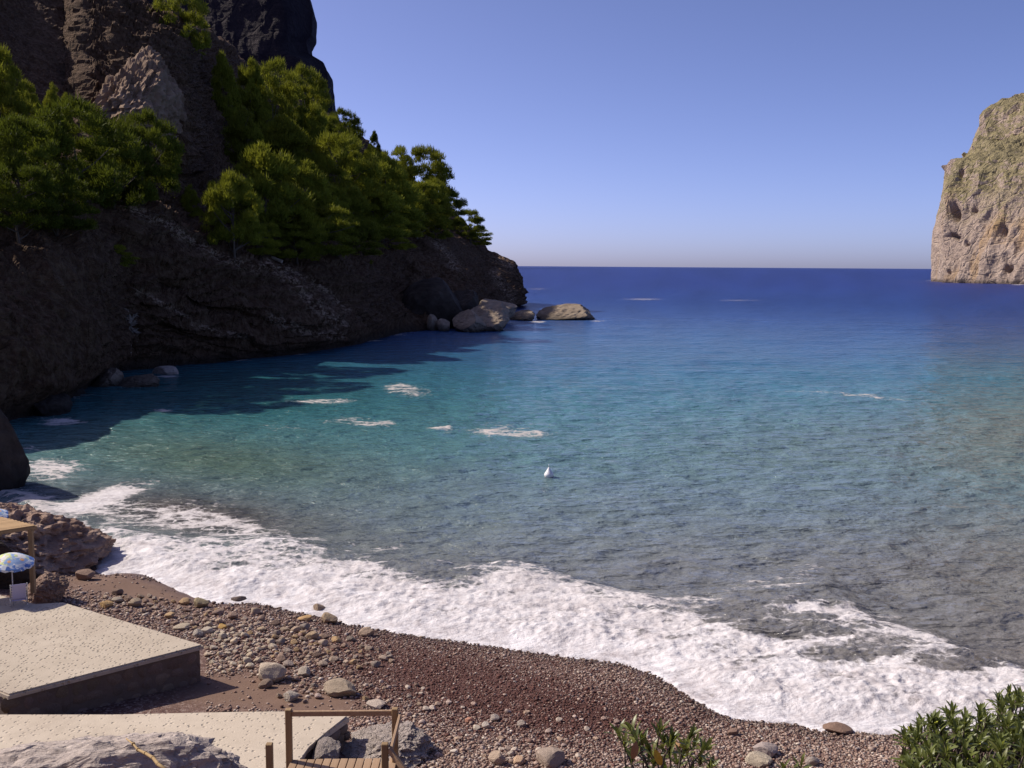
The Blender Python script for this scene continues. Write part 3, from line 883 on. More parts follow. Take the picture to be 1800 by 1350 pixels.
# the dark buttress beside the surf at the picture's left edge
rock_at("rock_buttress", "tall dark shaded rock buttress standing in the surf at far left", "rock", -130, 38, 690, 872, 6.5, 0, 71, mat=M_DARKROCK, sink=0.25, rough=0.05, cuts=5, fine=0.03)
# reddish outcrop between the pergola and the surf
rock_at("rock_outcrop", "reddish brown rock outcrop between the wooden pergola and the white surf", "rock outcrop", -120, 176, 868, 1020, 9.0, 0.3, 83, mat=M_OUTCROP, sink=0.5,
        rough=0.16, fine=0.10, cuts=6, subdiv=6, freq=1.7)

rock_at("shaded_rock", "dark rock mass in the shade behind the pergola posts", "rock", -160, 48, 934, 1052, 3.0, 1.0, 121, mat=M_DARKROCK, sink=0.4, rough=0.12, subdiv=5, y=43.2)  # dark rock colour stands in for the shade under the roof
rock_at("rock_bank", "low brown rock bank right of the pergola post", "rock", 40, 116, 1006, 1064, 2.2, 0.9, 123, mat=M_OUTCROP, sink=0.4, rough=0.14, fine=0.08, subdiv=5, y=41.0)
# ------------------------------------------------------------------ concrete terrace by the beach
TZ = 2.25


def prism(name, top_xy, z1, z0, mat, parent=None, bevel=0.04, sub=1):
    bm = bmesh.new()
    tv = [bm.verts.new((x, y, z1)) for x, y in top_xy]
    bv = [bm.verts.new((x, y, z0)) for x, y in top_xy]
    n = len(tv)
    bm.faces.new(tv); bm.faces.new(bv[::-1])
    for i in range(n):
        bm.faces.new((tv[i], bv[i], bv[(i + 1) % n], tv[(i + 1) % n]))
    if bevel:
        es = [e for e in bm.edges if abs(e.verts[0].co.z - z1) < 1e-6 and abs(e.verts[1].co.z - z1) < 1e-6]
        bmesh.ops.bevel(bm, geom=es, offset=bevel, segments=2, affect='EDGES')
    return link(name, bm_mesh(name, bm), mat, parent)


cA = P_z(112., 1058., TZ)[:2]; cB = P_z(358., 1133., TZ)[:2]; cC = P_z(14., 1221., TZ)[:2]
e2 = (cA - cB) / np.linalg.norm(cA - cB)         # back and left, along the seaward edge
e1 = (cC - cB) / np.linalg.norm(cC - cB)         # left and near, along the wall
cD = cA + e1 * (np.linalg.norm(cC - cB) + 0.0)
terr = empty("concrete_terrace", (cB[0], cB[1], 0.9))
tag(terr, "pitted beige concrete terrace with a rubble stone front wall above the beach", "terrace")


def loc(pts, o): return [(p[0] - o.location[0], p[1] - o.location[1]) for p in pts]


slab = prism("slab", loc([cA, cB, cC, cC + e2 * 12], terr), TZ - 0.9, TZ - 0.9 - 0.16, M_CONC, terr, 0.05)
core_in = 0.10
nin = np.array([-e1[1], e1[0]]);
if nin @ e2 < 0: nin = -nin
core = prism("core", loc([cA + nin * core_in + e1 * core_in, cB + nin * core_in + e1 * core_in, cC + nin * core_in - e1 * 0.05, cC + e2 * 11.9], terr), TZ - 0.9 - 0.16, -1.0, M_MORTAR, terr, 0)


def stone_mesh(seed, flat=0.5):
    me_ = rock_mesh("wall_stone", seed, 2, 8, 0.05, 0.02)
    return me_


M_WALLST = m_rock("rubble_stone", [(0.16, 0.125, 0.102), (0.20, 0.158, 0.128), (0.24, 0.19, 0.155)], 4.0, 0.5, 0.04, rnd=True)
wst = [stone_mesh(300 + k) for k in range(6)]
for m_ in wst: m_.materials.append(M_WALLST)


def wall_stones(p0, p1, zt, zb, nrm_, parent, size=0.34):
    L = np.linalg.norm(p1 - p0); dvec = (p1 - p0) / L
    nrow = max(2, int((zt - zb) / (size * 0.72)))
    rh = (zt - zb) / nrow
    for r_ in range(nrow):
        s = -0.1 * (r_ % 2)
        while s < L:
            wd = size * random.uniform(0.75, 1.5)
            c = p0 + dvec * (s + wd / 2) + nrm_ * 0.0
            zc = zt - rh * (r_ + 0.5) + random.uniform(-.03, .03)
            if s + wd / 2 < L:
                o = link("stone", random.choice(wst), None, parent,
                         (c[0] - parent.location[0], c[1] - parent.location[1], zc - parent.location[2]))
                o.scale = (wd * 0.60, 0.105, rh * 0.64)
                o.rotation_euler = (0, random.uniform(-.15, .15), math.atan2(dvec[1], dvec[0]))
                g = random.uniform(0.75, 1.1); o.color = (g, g * random.uniform(.92, 1), g * random.uniform(.85, 1), 1)
            s += wd


wall_stones(cB + e1 * 0.2 + nin * 0.165, cC + nin * 0.165, TZ - 0.19, 0.75, -nin, terr, 0.46)
n2_ = -e1
wall_stones(cB + nin * 0.2 + e1 * 0.165, cA + e1 * 0.165, TZ - 0.19, 0.65, n2_, terr, 0.46)

# ramp nearer to the viewpoint
RZ = 2.0
rp = [P_z(u, v, RZ)[:2] for u, v in ((614., 1257.), (575., 1285.), (540., 1312.), (520., 1345.), (480., 1460.), (-500., 1460.), (-500., 1262.), (0., 1256.), (200., 1256.), (430., 1251.), (540., 1249.))]
ramp_e = empty("concrete_ramp", (rp[0][0], rp[0][1], 0.9))
tag(ramp_e, "pale pitted concrete ramp passing behind the wooden railing towards the terrace", "ramp")
prism("slab", loc(rp, ramp_e), RZ - 0.9, RZ - 0.9 - 0.2, M_CONC2, ramp_e, 0.05)
cen = np.mean(np.array(rp), 0)
rq = [p + (cen - p) / np.linalg.norm(cen - p) * 0.12 for p in rp]
prism("core", loc(rq, ramp_e), RZ - 1.1, -0.5, M_MORTAR, ramp_e, 0)
for a__, b__ in ((0, 1), (1, 2), (2, 3)):
    dd = rp[b__] - rp[a__]; nn_ = np.array([dd[1], -dd[0]]) / np.linalg.norm(dd)
    if nn_ @ (cen - rp[a__]) < 0: nn_ = -nn_
    wall_stones(rp[a__] + nn_ * 0.1, rp[b__] + nn_ * 0.1, RZ - 0.22, 1.0, -nn_, ramp_e, 0.36)
# terrace under the pergola, a step lower
under = empty("paved_yard", tuple(cA) + (0.9,))
tag(under, "dim paved yard in the shade under the wooden pergola", "yard")
TY = 2.02
q0 = cA + e1 * 0.02 + e2 * 0.02
prism("slab", loc([q0 + e1 * 0.2, q0 + e2 * 4.5 + e1 * 0.6, q0 + e2 * 4.5 + e1 * 12, q0 + e1 * 12], under), TY - 0.9, -1.0, M_CONC, under, 0.03)

# ------------------------------------------------------------------ pergola, parasol, chair at the left edge
pb = P_z(59., 1046., TY)
perg = empty("pergola", (pb[0], pb[1], TY))
tag(perg, "wooden pergola with a sunlit board roof at the left picture edge", "pergola")
roof_z = TY + 2.72
rc = P_z(63., 923., roof_z)
r0 = np.array([rc[0] - pb[0], rc[1] - pb[1]])
nb = 12
bw = 0.235
for i in range(nb):      # boards run along e1, laid side by side along e2
    a0 = r0 + e2 * (bw * i + 0.004); 
    M4 = Matrix.Rotation(math.atan2(e1[1], e1[0]), 4, 'Z')
    c = a0 + e1 * 2.6 + e2 * (bw / 2 - 0.004)
    bm = bmesh.new(); bm_box(bm, (0, 0, 0), (5.2, bw - 0.012, 0.035), None, 0.004)
    link("roof_board", bm_mesh("roof_board", bm), M_WOODR, perg, (c[0], c[1], roof_z - TY - 0.018 + random.uniform(-.003, .003)), (0, 0, math.atan2(e1[1], e1[0])))
zr = roof_z - TY - 0.10
for k_, off in enumerate((0.05, 2.7)):
    a3 = r0 + e2 * off - e1 * 0.05; b3 = a3 + e1 * 5.2
    bar_box("beam", (a3[0], a3[1], zr), (b3[0], b3[1], zr), 0.12, 0.12, M_WOODZ, perg)
for k_ in range(5):
    a3 = r0 + e1 * (0.1 + k_ * 1.2) - e2 * 0.0; b3 = a3 + e2 * 2.75
    bar_box("rafter", (a3[0], a3[1], zr - 0.1), (b3[0], b3[1], zr - 0.1), 0.08, 0.08, M_WOODZ, perg)
for (oo1, oo2) in ((0.18, 0.05), (0.18, 2.7), (4.2, 0.05), (4.2, 2.7)):
    p = r0 + e1 * oo1 + e2 * oo2
    bar_box("post", (p[0], p[1], 0), (p[0], p[1], zr - 0.06), 0.17, 0.17, M_WOODZ, perg)


def m_parasol():
    t = NT("parasol_print")
    co = t.coord()
    sx = t("SeparateXYZ"); t.l.new(co, sx.inputs[0])
    c = t.mix(t.ramp(t.noise(2.6, 2, 0.5, co, 0.8), [(0.45, 0), (0.5, 1)]), (0.62, 0.66, 0.30), (0.30, 0.42, 0.62))
    c = t.mix(t.ramp(t.noise(3.4, 2, 0.5, t.coord(rot=(1, 2, 3)), 0.6), [(0.56, 0), (0.6, 1)]), c, (0.75, 0.72, 0.70))
    c = t.mix(t.ramp(t.voro(2.3, co), [(0.16, 1), (0.2, 0)]), c, (0.75, 0.42, 0.20))
    r = t.math('SQRT', t.math('ADD', t.math('MULTIPLY', sx.outputs[0], sx.outputs[0]), t.math('MULTIPLY', sx.outputs[1], sx.outputs[1])))
    c = t.mix(t.ramp(r, [(0.60, 0), (0.62, 1)]), c, t.mix(t.ramp(t.noise(5, 2), [(0.5, 0), (0.54, 1)]), (0.12, 0.22, 0.50), (0.62, 0.66, 0.70)))
    t.fin(c, 0.8, None, 0.2)
    return t.m


M_PARASOL = m_parasol()


def parasol(base, height, rad, tilt_, label, tz=0.0):
    root = empty("parasol", base, tz)
    tag(root, label, "parasol")
    bm = bmesh.new(); bm_tube(bm, [(0, 0, 0), (0, 0, height)], 0.02, 8)
    link("pole", bm_mesh("pole", bm, True), M_POLE, root)
    bm = bmesh.new()
    ns, nr_ = 8, 5
    rings = []
    for j in range(nr_ + 1):
        rr = rad * j / nr_
        ring = []
        for i in range(ns * 4):
            a = 2 * math.pi * i / (ns * 4)
            sag = 1 - 0.06 * (j / nr_) * (1 - abs(math.cos(a * ns / 2)))
            ring.append(bm.verts.new((rr * sag * math.cos(a), rr * sag * math.sin(a), 0.30 * rad * 1.25 * (1 - (j / nr_) ** 1.7) )) if j else None)
        rings.append(ring)
    top = bm.verts.new((0, 0, 0.30 * rad * 1.25))
    m_ = ns * 4
    for i in range(m_):
        bm.faces.new((top, rings[1][i], rings[1][(i + 1) % m_]))
        for j in range(1, nr_):
            bm.faces.new((rings[j][i], rings[j + 1][i], rings[j + 1][(i + 1) % m_], rings[j][(i + 1) % m_]))
    # hanging valance
    val = []
    for i in range(m_):
        a = 2 * math.pi * i / m_
        v0 = rings[nr_][i]
        val.append(bm.verts.new((v0.co.x * 1.0, v0.co.y * 1.0, -0.07 - 0.035 * abs(math.sin(a * 8)))))
    for i in range(m_):
        bm.faces.new((rings[nr_][i], val[i], val[(i + 1) % m_], rings[nr_][(i + 1) % m_]))
    can = link("canopy", bm_mesh("canopy", bm), M_PARASOL, root, (0, 0, height - 0.36 * rad))
    can.rotation_euler = tilt_
    bm = bmesh.new()
    for i in range(ns):
        a = 2 * math.pi * i / ns
        bm_tube(bm, [(0.03 * math.cos(a), 0.03 * math.sin(a), 0.1), (rad * 0.97 * math.cos(a), rad * 0.97 * math.sin(a), -0.01)], 0.006, 5)
    link("ribs", bm_mesh("ribs", bm), M_STEEL, can)
    return root


ub = P_z(24., 1064., TY)
parasol(tuple(ub), 2.0, 0.82, (0.10, 0.12, 0), "blue and yellow patterned parasol open in front of the pergola post")
ub2 = P_z(-14., 975., 1.4)
parasol(tuple(ub2), 2.1, 0.8, (0.2, -0.2, 0.8), "second patterned parasol cut by the left picture edge behind the pergola")

t = NT("lilac_canvas"); M_CLOTH = t.fin(t.mix(t.noise(30, 3), (0.34, 0.33, 0.52), (0.42, 0.41, 0.60)), 0.85, t.bump(t.noise(60, 2), 0.3, 0.005))
cb = P_z(34., 1072., TY)
chair = empty("deck_chair", tuple(cb), 0.5)
tag(chair, "metal deck chair with laced lilac canvas standing under the patterned parasol", "deck chair")
CWD, CDP = 0.56, 0.55
for sx_ in (-1, 1):
    x_ = sx_ * CWD / 2
    bm = bmesh.new(); bm_tube(bm, [(x_, -CDP / 2, 0), (x_, CDP / 2 - 0.05, 0.42)], 0.016, 8); link("leg", bm_mesh("leg", bm, True), M_STEEL, chair)
    bm = bmesh.new(); bm_tube(bm, [(x_, CDP / 2, 0), (x_, -CDP / 2 + 0.05, 0.42)], 0.016, 8); link("leg", bm_mesh("leg", bm, True), M_STEEL, chair)
    bm = bmesh.new(); bm_tube(bm, [(x_, -CDP / 2 + 0.05, 0.42), (x_, -CDP / 2 - 0.25, 1.15)], 0.016, 8); link("back_tube", bm_mesh("back_tube", bm, True), M_STEEL, chair)
    bm = bmesh.new(); bm_tube(bm, [(x_, CDP / 2 - 0.02, 0.43), (x_, -CDP / 2 + 0.02, 0.43)], 0.016, 8); link("seat_tube", bm_mesh("seat_tube", bm, True), M_STEEL, chair)
    bm = bmesh.new(); bm_tube(bm, [(x_ * 1.02, -CDP / 2 - 0.02, 0.64), (x_ * 1.02, CDP / 2 - 0.02, 0.64), (x_ * 1.02, CDP / 2 - 0.02, 0.43)], 0.014, 8); link("armrest", bm_mesh("armrest", bm, True), M_WOODZ, chair)


def cloth(name, a, b, c, d, sag, parent, n=8):
    bm = bmesh.new(); a, b, c, d = map(Vector, (a, b, c, d))
    nrm_ = (b - a).cross(d - a).normalized()
    vv = [[bm.verts.new((a.lerp(b, i / n)).lerp(d.lerp(c, i / n), j / n) + nrm_ * (-sag * math.sin(math.pi * i / n) * math.sin(math.pi * j / n)))
           for i in range(n + 1)] for j in range(n + 1)]
    for j in range(n):
        for i in range(n): bm.faces.new((vv[j][i], vv[j][i + 1], vv[j + 1][i + 1], vv[j + 1][i]))
    me_ = bm_mesh(name, bm, True)
    o = link(name, me_, M_CLOTH, parent)
    sm = o.modifiers.new("thickness", 'SOLIDIFY'); sm.thickness = 0.008
    return o


x1 = CWD / 2 - 0.035
cloth("back_canvas", (-x1, -CDP / 2 + 0.04, 0.47), (x1, -CDP / 2 + 0.04, 0.47), (x1, -CDP / 2 - 0.245, 1.14), (-x1, -CDP / 2 - 0.245, 1.14), 0.04, chair)
cloth("seat_canvas", (-x1, CDP / 2 - 0.04, 0.435), (x1, CDP / 2 - 0.04, 0.435), (x1, -CDP / 2 + 0.06, 0.435), (-x1, -CDP / 2 + 0.06, 0.435), -0.04, chair)
for sx_ in (-1, 1):
    for k_ in range(6):
        f_ = (k_ + 0.5) / 6
        yy = -CDP / 2 + 0.04 - 0.285 * f_; z_ = 0.47 + 0.67 * f_
        bm = bmesh.new(); bm_tube(bm, [(sx_ * (x1 - 0.03), yy, z_), (sx_ * CWD / 2, yy, z_ + 0.015)], 0.011, 6)
        link("lacing_loop", bm_mesh("lacing_loop", bm), M_POLE, chair)

# ------------------------------------------------------------------ mooring buoy
bp = P_z(965., 840., 0.0)
buoy = empty("marker_buoy", (bp[0], bp[1], 0.0))
tag(buoy, "white pear shaped marker buoy floating alone in the bay", "buoy")
br = 0.34
prof = [(0.0, -0.60), (0.5, -0.50), (0.85, -0.26), (1.0, 0.06), (1.0, 0.22), (0.89, 0.40), (0.64, 0.66), (0.42, 0.92), (0.24, 1.14), (0.13, 1.28), (0.0, 1.30)]
bm = bmesh.new()
rings = []
for r_, z_ in prof:
    rings.append([bm.verts.new((max(r_, 0.004) * br * math.cos(2 * math.pi * k / 24), max(r_, 0.004) * br * math.sin(2 * math.pi * k / 24), 0.17 + z_ * 0.46)) for k in range(24)])
for i in range(len(rings) - 1):
    for k in range(24): bm.faces.new((rings[i][k], rings[i][(k + 1) % 24], rings[i + 1][(k + 1) % 24], rings[i + 1][k]))
link("float_body", bm_mesh("float_body", bm, True), M_BUOY, buoy)
bm = bmesh.new(); bm_tube(bm, [(0, 0, 0.73), (0, 0, 0.99)], [0.022, 0.014], 8); link("spike", bm_mesh("spike", bm, True), M_BUOY, buoy)
bm = bmesh.new(); bm_tube(bm, [(0, 0, 0.03), (0, 0, 0.075)], [br * 0.86, br * 0.93], 24, False); link("waterline_band", bm_mesh("waterline_band", bm, True), M_BAND, buoy)
buoy.rotation_euler = (0.0, -0.02, 0)

# ------------------------------------------------------------------ wooden landing with railing
LY = 18.4


def at_y(u, v, y): return P_y(float(u), float(v), float(y))


pl = at_y(514, 1338, LY); pr = at_y(690, 1332, LY)
LZ = float(pl[2]); topz = float(at_y(510, 1247, LY)[2])
land = empty("wooden_landing", (pl[0], pl[1], LZ))
tag(land, "weathered wooden stair landing with post railing above the concrete ramp", "wooden landing")
Wd = float(pr[0] - pl[0]); Hh = topz - LZ
Dp = 1.34
npk = 13
pwid = (Wd + 0.12) / npk
for i in range(npk):
    bm = bmesh.new(); bm_box(bm, (0, 0, 0), (pwid - 0.016, Dp + 0.55, 0.04), None, 0.006)
    link("plank", bm_mesh("plank", bm), M_WOODY, land, (-0.02 + pwid * (i + 0.5) - 0.02, -Dp / 2 - 0.30 + 0.10 + 0.008 * i + random.uniform(-.012, .012), -0.02 + random.uniform(-.004, .004)))
for yy in (0.0, -0.75, -1.5):
    bar_box("joist", (-0.05, yy, -0.11), (Wd + 0.1, yy, -0.11), 0.09, 0.13, M_WOODZ, land)
ps = 0.115
for (x_, y_, h_, dz) in ((-0.06, 0.02, Hh, 0.9), (Wd + 0.05, 0.02, Hh + 0.03, 0.9), (-0.10, -Dp, Hh - 0.02, 0.9), (Wd + 0.03, -Dp, Hh, 0.9)):
    bar_box("post", (x_, y_, -dz), (x_, y_, h_), ps, ps, M_WOODZ, land, 0.01)
bar_box("rail", (-0.06 + ps / 2, 0.02, Hh - 0.09), (Wd + 0.05 - ps / 2, 0.02, Hh - 0.06), 0.06, 0.10, M_WOODY, land, 0.008)
bar_box("side_rail", (Wd + 0.05 + 0.10, -0.0, Hh - 0.10), (Wd + 0.05 + 0.09, -Dp, Hh - 0.12), 0.05, 0.10, M_WOODY, land, 0.008)
bar_box("stair_rail", (Wd + 0.10, -Dp - 0.02, Hh - 0.10), (Wd + 1.15, -Dp - 0.75, Hh - 1.1), 0.06, 0.10, M_WOODY, land, 0.008)
bar_box("stringer", (Wd + 0.12, -Dp * 0.2, -0.12), (Wd + 1.0, -Dp * 0.2 - 0.2, -0.9), 0.06, 0.2, M_WOODY, land, 0.008)

# rocks beside the landing
rock_at("limestone_rock", "craggy grey limestone rock with deep shadow behind the right railing post", "rock", 590, 770, 1258, 1352, 2.4, 0.9, 91, mat=M_GREY, sink=0.3, rough=0.24, cuts=10, fine=0.09, subdiv=6, freq=2.3, planes=[((-.42, -.30, .86), .16), ((.5, -.5, .7), .5)])
rock_at("limestone_block", "small pale limestone block at the broken end of the concrete ramp", "rock", 545, 600, 1300, 1345, 1.2, 1.0, 94, mat=M_GREY, sink=0.3, rough=0.16, y=26.2)
# large foreground rock at the lower left
rk = rock_at("foreground_rock", "big rounded grey rock in the lower left corner below the ramp", "rock", -330, 452, 1282, 1560, 5.6, 4.2, 97, mat=M_GREY, sink=0.2, planes=[((-.3, -.2, .93), .62)], rough=0.10, cuts=6, fine=0.06, subdiv=6, y=17.6, freq=1.6)
# dry cane lying on it
a3 = at_y(222, 1304, 19.6); b3 = at_y(292, 1356, 18.2)
cane = empty("dry_cane", tuple(a3)); tag(cane, "dry yellow cane stalk lying on the big grey foreground rock", "cane")
bm = bmesh.new()
pts = [Vector((0, 0, 0)).lerp(Vector(b3 - a3), k / 6) + Vector((0.02 * math.sin(k * 2.1), 0, 0.02 * math.cos(k * 1.7) + 0.05)) for k in range(7)]
bm_tube(bm, pts, [0.012, 0.02, 0.026, 0.03, 0.034, 0.036, 0.036], 7); link("stalk", bm_mesh("stalk", bm, True), M_CANE, cane)
bm = bmesh.new()
for k in range(1, 6): bm_tube(bm, [pts[k] - (pts[k + 1] - pts[k]) * 0.03, pts[k] + (pts[k + 1] - pts[k]) * 0.03], 0.042, 7)
link("joint", bm_mesh("joint", bm), M_CANE, cane)

# ------------------------------------------------------------------ beach stones
named = [  # u, v(base), width px, label, colour
    (474, 1205, 52, "large speckled boulder alone on the sand right of the terrace shadow", (.42, .36, .30)),
    (536, 1192, 26, "upright grey boulder on gravel just right of the largest beach boulder", (.36, .32, .28)),
    (505, 1176, 22, "grey stone between the two largest beach boulders", (.36, .30, .27)),
    (510, 1236, 28, "oval grey stone on brown sand just above the ramp edge", (.40, .36, .32)),
    (600, 1232, 66, "flat brown half buried boulder above the railing", (.30, .25, .20)),
    (465, 1213, 26, "dark shaded stone under the largest beach boulder", (.22, .17, .14)),
    (660, 1250, 34, "pale flat stone behind the right end of the top rail", (.44, .38, .34)),
    (576, 1100, 34, "tan boulder standing in the surf wash at the beach edge", (.36, .28, .20)),
    (560, 1080, 24, "brown boulder behind the tan boulder at the surf edge", (.30, .23, .18)),
    (536, 1095, 26, "orange tilted slab stone at the surf edge", (.50, .34, .18)),
    (645, 1122, 28, "brown stone standing in the foam wash", (.36, .28, .22)),
    (548, 1126, 22, "tan upright stone inland of the surf boulders", (.38, .29, .20)),
    (590, 1132, 18, "small orange brown stone below the wash", (.44, .31, .18)),
    (616, 1130, 18, "dark grey stone at the end of the wash", (.20, .17, .15)),
    (350, 1072, 30, "greenish boulder near the wet sand strip", (.32, .27, .18)),
    (418, 1062, 26, "dark flat rock in the wet sand touched by surf", (.14, .11, .10)),
    (318, 1112, 30, "pale flat boulder behind the seaward edge of the terrace", (.42, .37, .30)),
    (362, 1116, 22, "pale rounded boulder at the terrace corner", (.46, .41, .35)),
    (346, 1122, 20, "grey boulder touching the terrace corner", (.33, .30, .28)),
    (390, 1108, 18, "ochre yellow stone among the grey stones", (.52, .35, .14)),
    (185, 1072, 24, "ochre boulder near the shaded end of the terrace", (.42, .29, .15)),
    (204, 1062, 20, "grey boulder behind the ochre boulder", (.36, .32, .27)),
    (236, 1070, 24, "brown boulder between terrace edge and wet sand", (.34, .28, .22)),
    (205, 1048, 20, "dark stone alone on the damp brown sand", (.18, .13, .11)),
    (148, 1024, 34, "brown rock at the foot of the reddish outcrop", (.24, .17, .14)),
    (384, 1085, 24, "brown boulder inland of the dark wet rock", (.28, .21, .18)),
    (448, 1082, 18, "tan stone in line with the wet sand edge", (.38, .31, .25)),
    (460, 1112, 20, "upright brown slab stone with dark shaded side", (.34, .27, .20)),
    (500, 1112, 18, "brown stone between slab stone and tan stone", (.32, .26, .20)),
    (1350, 1338, 52, "grey flat slab stone beside the shrub sprig", (.36, .31, .30)),
    (1335, 1352, 46, "pale flat stone cut by the lower picture edge", (.42, .37, .30)),
    (1430, 1350, 26, "small grey stone right of the shrub sprig", (.34, .30, .28)),
    (1190, 1316, 16, "orange brown stone above the middle shrub", (.46, .30, .16)),
    (1290, 1296, 22, "brown stone on gravel between shrubs", (.26, .18, .15)),
    (1476, 1296, 50, "low wet brown rock at the foam edge left of the right shrub", (.22, .15, .12)),
    (968, 1352, 48, "broad brown boulder at the middle of the lower edge", (.34, .28, .24)),
    (874, 1348, 32, "light brown stone at the lower edge left of the broad boulder", (.40, .32, .26)),
    (912, 1346, 22, "small orange tan stone between two lower edge boulders", (.46, .33, .24)),
    (838, 1284, 14, "round pale patterned stone on the dark red gravel", (.62, .56, .48)),
    (869, 1270, 18, "grey round stone above the pale pair on red gravel", (.40, .35, .32)),
    (855, 1282, 16, "pale lying stone right of the round patterned stone", (.55, .50, .46)),
    (824, 1272, 14, "reddish pink stone on dark red gravel", (.50, .27, .20)),
    (918, 1280, 18, "grey stone pile top on gravel below the red patch", (.38, .33, .30)),
    (748, 1252, 14, "pale stone right of the railing at gravel edge", (.55, .48, .42)),
    (798, 1328, 14, "white stone on gravel right of the limestone rock shadow", (.66, .60, .55)),
]
stone_meshes = [rock_mesh("beach_stone", 500 + k, 3, 12, 0.10, 0.045) for k in range(12)]
for m_ in stone_meshes: m_.materials.append(M_STONE)
taken = []


def ground_hit(u, v):
    z = 0.6
    for _ in range(6):
        p = P_z(float(u), float(v), z)
        z = float(beach_z(p[0:1], p[1:2])[0])
    return P_z(float(u), float(v), z)


def stone(u, v, wpx, col, label, group=None, big=False, flat=None):
    p = ground_hit(u, v - wpx * 0.12)
    wm = wpx * math.hypot(p[1], CAM_H) / FPX * 1.0
    o = link("beach_boulder" if big else "beach_stone", random.choice(stone_meshes), None)
    fl = random.uniform(0.55, 0.8) if flat is None else flat
    dp = random.uniform(0.7, 1.0)
    o.scale = (wm / 2, wm / 2 * dp, wm / 2 * fl)
    o.rotation_euler = (random.uniform(-.15, .15), random.uniform(-.15, .15), random.uniform(-.5, .5))
    o.location = (p[0], p[1] + wm * 0.2, p[2] + wm / 2 * fl * 0.62)
    o.color = (*col, 1)
    tag(o, label, "boulder" if big else "stone", group)
    taken.append((u, v, wpx))
    return o


for (u, v, wp, lab, colr) in named:
    stone(u, v, wp, colr, lab, None, wp >= 24, 0.3 if "low wet" in lab else 0.42 if ("flat" in lab or "slab" in lab) else None)


def covered(u, v):
    """Inside terrace, ramp, foreground rock or water?"""
    def side(a, b): return (b[0] - a[0]) * (v - a[1]) - (b[1] - a[1]) * (u - a[0])
    if v < np.interp(u, S_UV[:, 0], S_UV[:, 1]) + 2: return True
    if u < 362 and v > np.interp(u, [112, 358], [1060, 1135]) and v < np.interp(u, [0, 362], [1262, 1180]): return True
    if u < 112: return True
    if v > np.interp(u, [0, 614, 640, 780], [1250, 1250, 1262, 1350]) and u < 780: return True
    if u < 435 and v > np.interp(u, [362, 432], [1168, 1190]) and v < 1250 and v < np.interp(u, [362, 432], [1230, 1195]) + 6 and u > 362: return False
    return False


MARKS = [("the largest beach boulder", 474, 1205), ("the flat half buried boulder", 600, 1232), ("the terrace corner", 358, 1150),
         ("the tan boulder in the wash", 576, 1100), ("the orange tilted slab", 536, 1095), ("the ochre yellow stone", 390, 1108),
         ("the dark flat wet rock", 418, 1062), ("the greenish boulder", 350, 1072), ("the ochre boulder", 185, 1072), ("the upright brown slab stone", 460, 1112),
         ("the top rail", 600, 1248), ("the oval grey stone", 510, 1236), ("the brown stone in foam wash", 645, 1122), ("the middle shrub", 1150, 1310),
         ("the round patterned stone", 838, 1284), ("the broad lower edge boulder", 968, 1352), ("the limestone rock", 700, 1300), ("the grey flat slab", 1350, 1338),
         ("the light brown edge stone", 874, 1348), ("the small grey pile stone", 918, 1280), ("the pale flat rail stone", 660, 1250), ("the upright grey boulder", 536, 1192),
         ("the tan upright stone", 548, 1126), ("the brown wet sand boulder", 236, 1070), ("the reddish pink stone", 824, 1272), ("the dark lone stone", 205, 1048)]
USED = set()


def colour_word(c):
    r, g, b = c
    m = max(c)
    if m > 0.5: return "pale"
    if r - b > 0.14 and m > 0.33: return "ochre"
    if r - b > 0.13: return "reddish brown"
    if r - b < 0.10 and m > 0.3: return "grey"
    return "dark brown" if m < 0.30 else "brown"


def stone_label(u, v, wpx, col, where):
    ms = sorted(MARKS, key=lambda m: math.hypot(u - m[1], (v - m[2]) * 1.6))
    cw = colour_word(col)
    sz = "tiny" if wpx < 10 else "small" if wpx < 14 else "fist sized" if wpx < 17 else "middling"
    for (nm, mu, mv) in ms[:10]:
        du, dv = u - mu, (v - mv) * 1.3
        d = math.hypot(du, dv)
        side = ("right of" if du > 0 else "left of") if abs(du) > abs(dv) * 1.2 else ("in front of" if dv > 0 else "behind")
        near = "just " if d < 34 else "" if d < 75 else "well "
        for lab in (f"{sz} {cw} stone {near}{side} {nm}", f"{sz} {cw} stone {near}{side} {nm} {where}"):
            if lab not in USED and len(lab.split()) <= 16:
                USED.add(lab); return lab
    return f"{sz} {cw} stone among many alike {where}"


def scatter(n, region, wr, cols, where, group):
    c = 0; tries = 0
    while c < n and tries < 9000:
        tries += 1
        (cu, cv, ru, rvv, rot_) = random.choice(region)
        a, rr = random.uniform(0, 2 * math.pi), math.sqrt(random.random())
        du, dv = rr * math.cos(a) * ru, rr * math.sin(a) * rvv
        u = cu + du * math.cos(rot_) - dv * math.sin(rot_); v = cv + du * math.sin(rot_) + dv * math.cos(rot_)
        wp = wr[0] + (wr[1] - wr[0]) * random.random() ** 2
        if covered(u, v) or any((u - q[0]) ** 2 + ((v - q[1]) * 1.7) ** 2 < (0.46 * (wp + q[2])) ** 2 for q in taken): continue
        g = random.uniform(0.8, 1.12)
        cc = tuple(x * g for x in random.choice(cols))
        stone(u, v, wp, cc, stone_label(u, v, wp, cc, where), group); c += 1


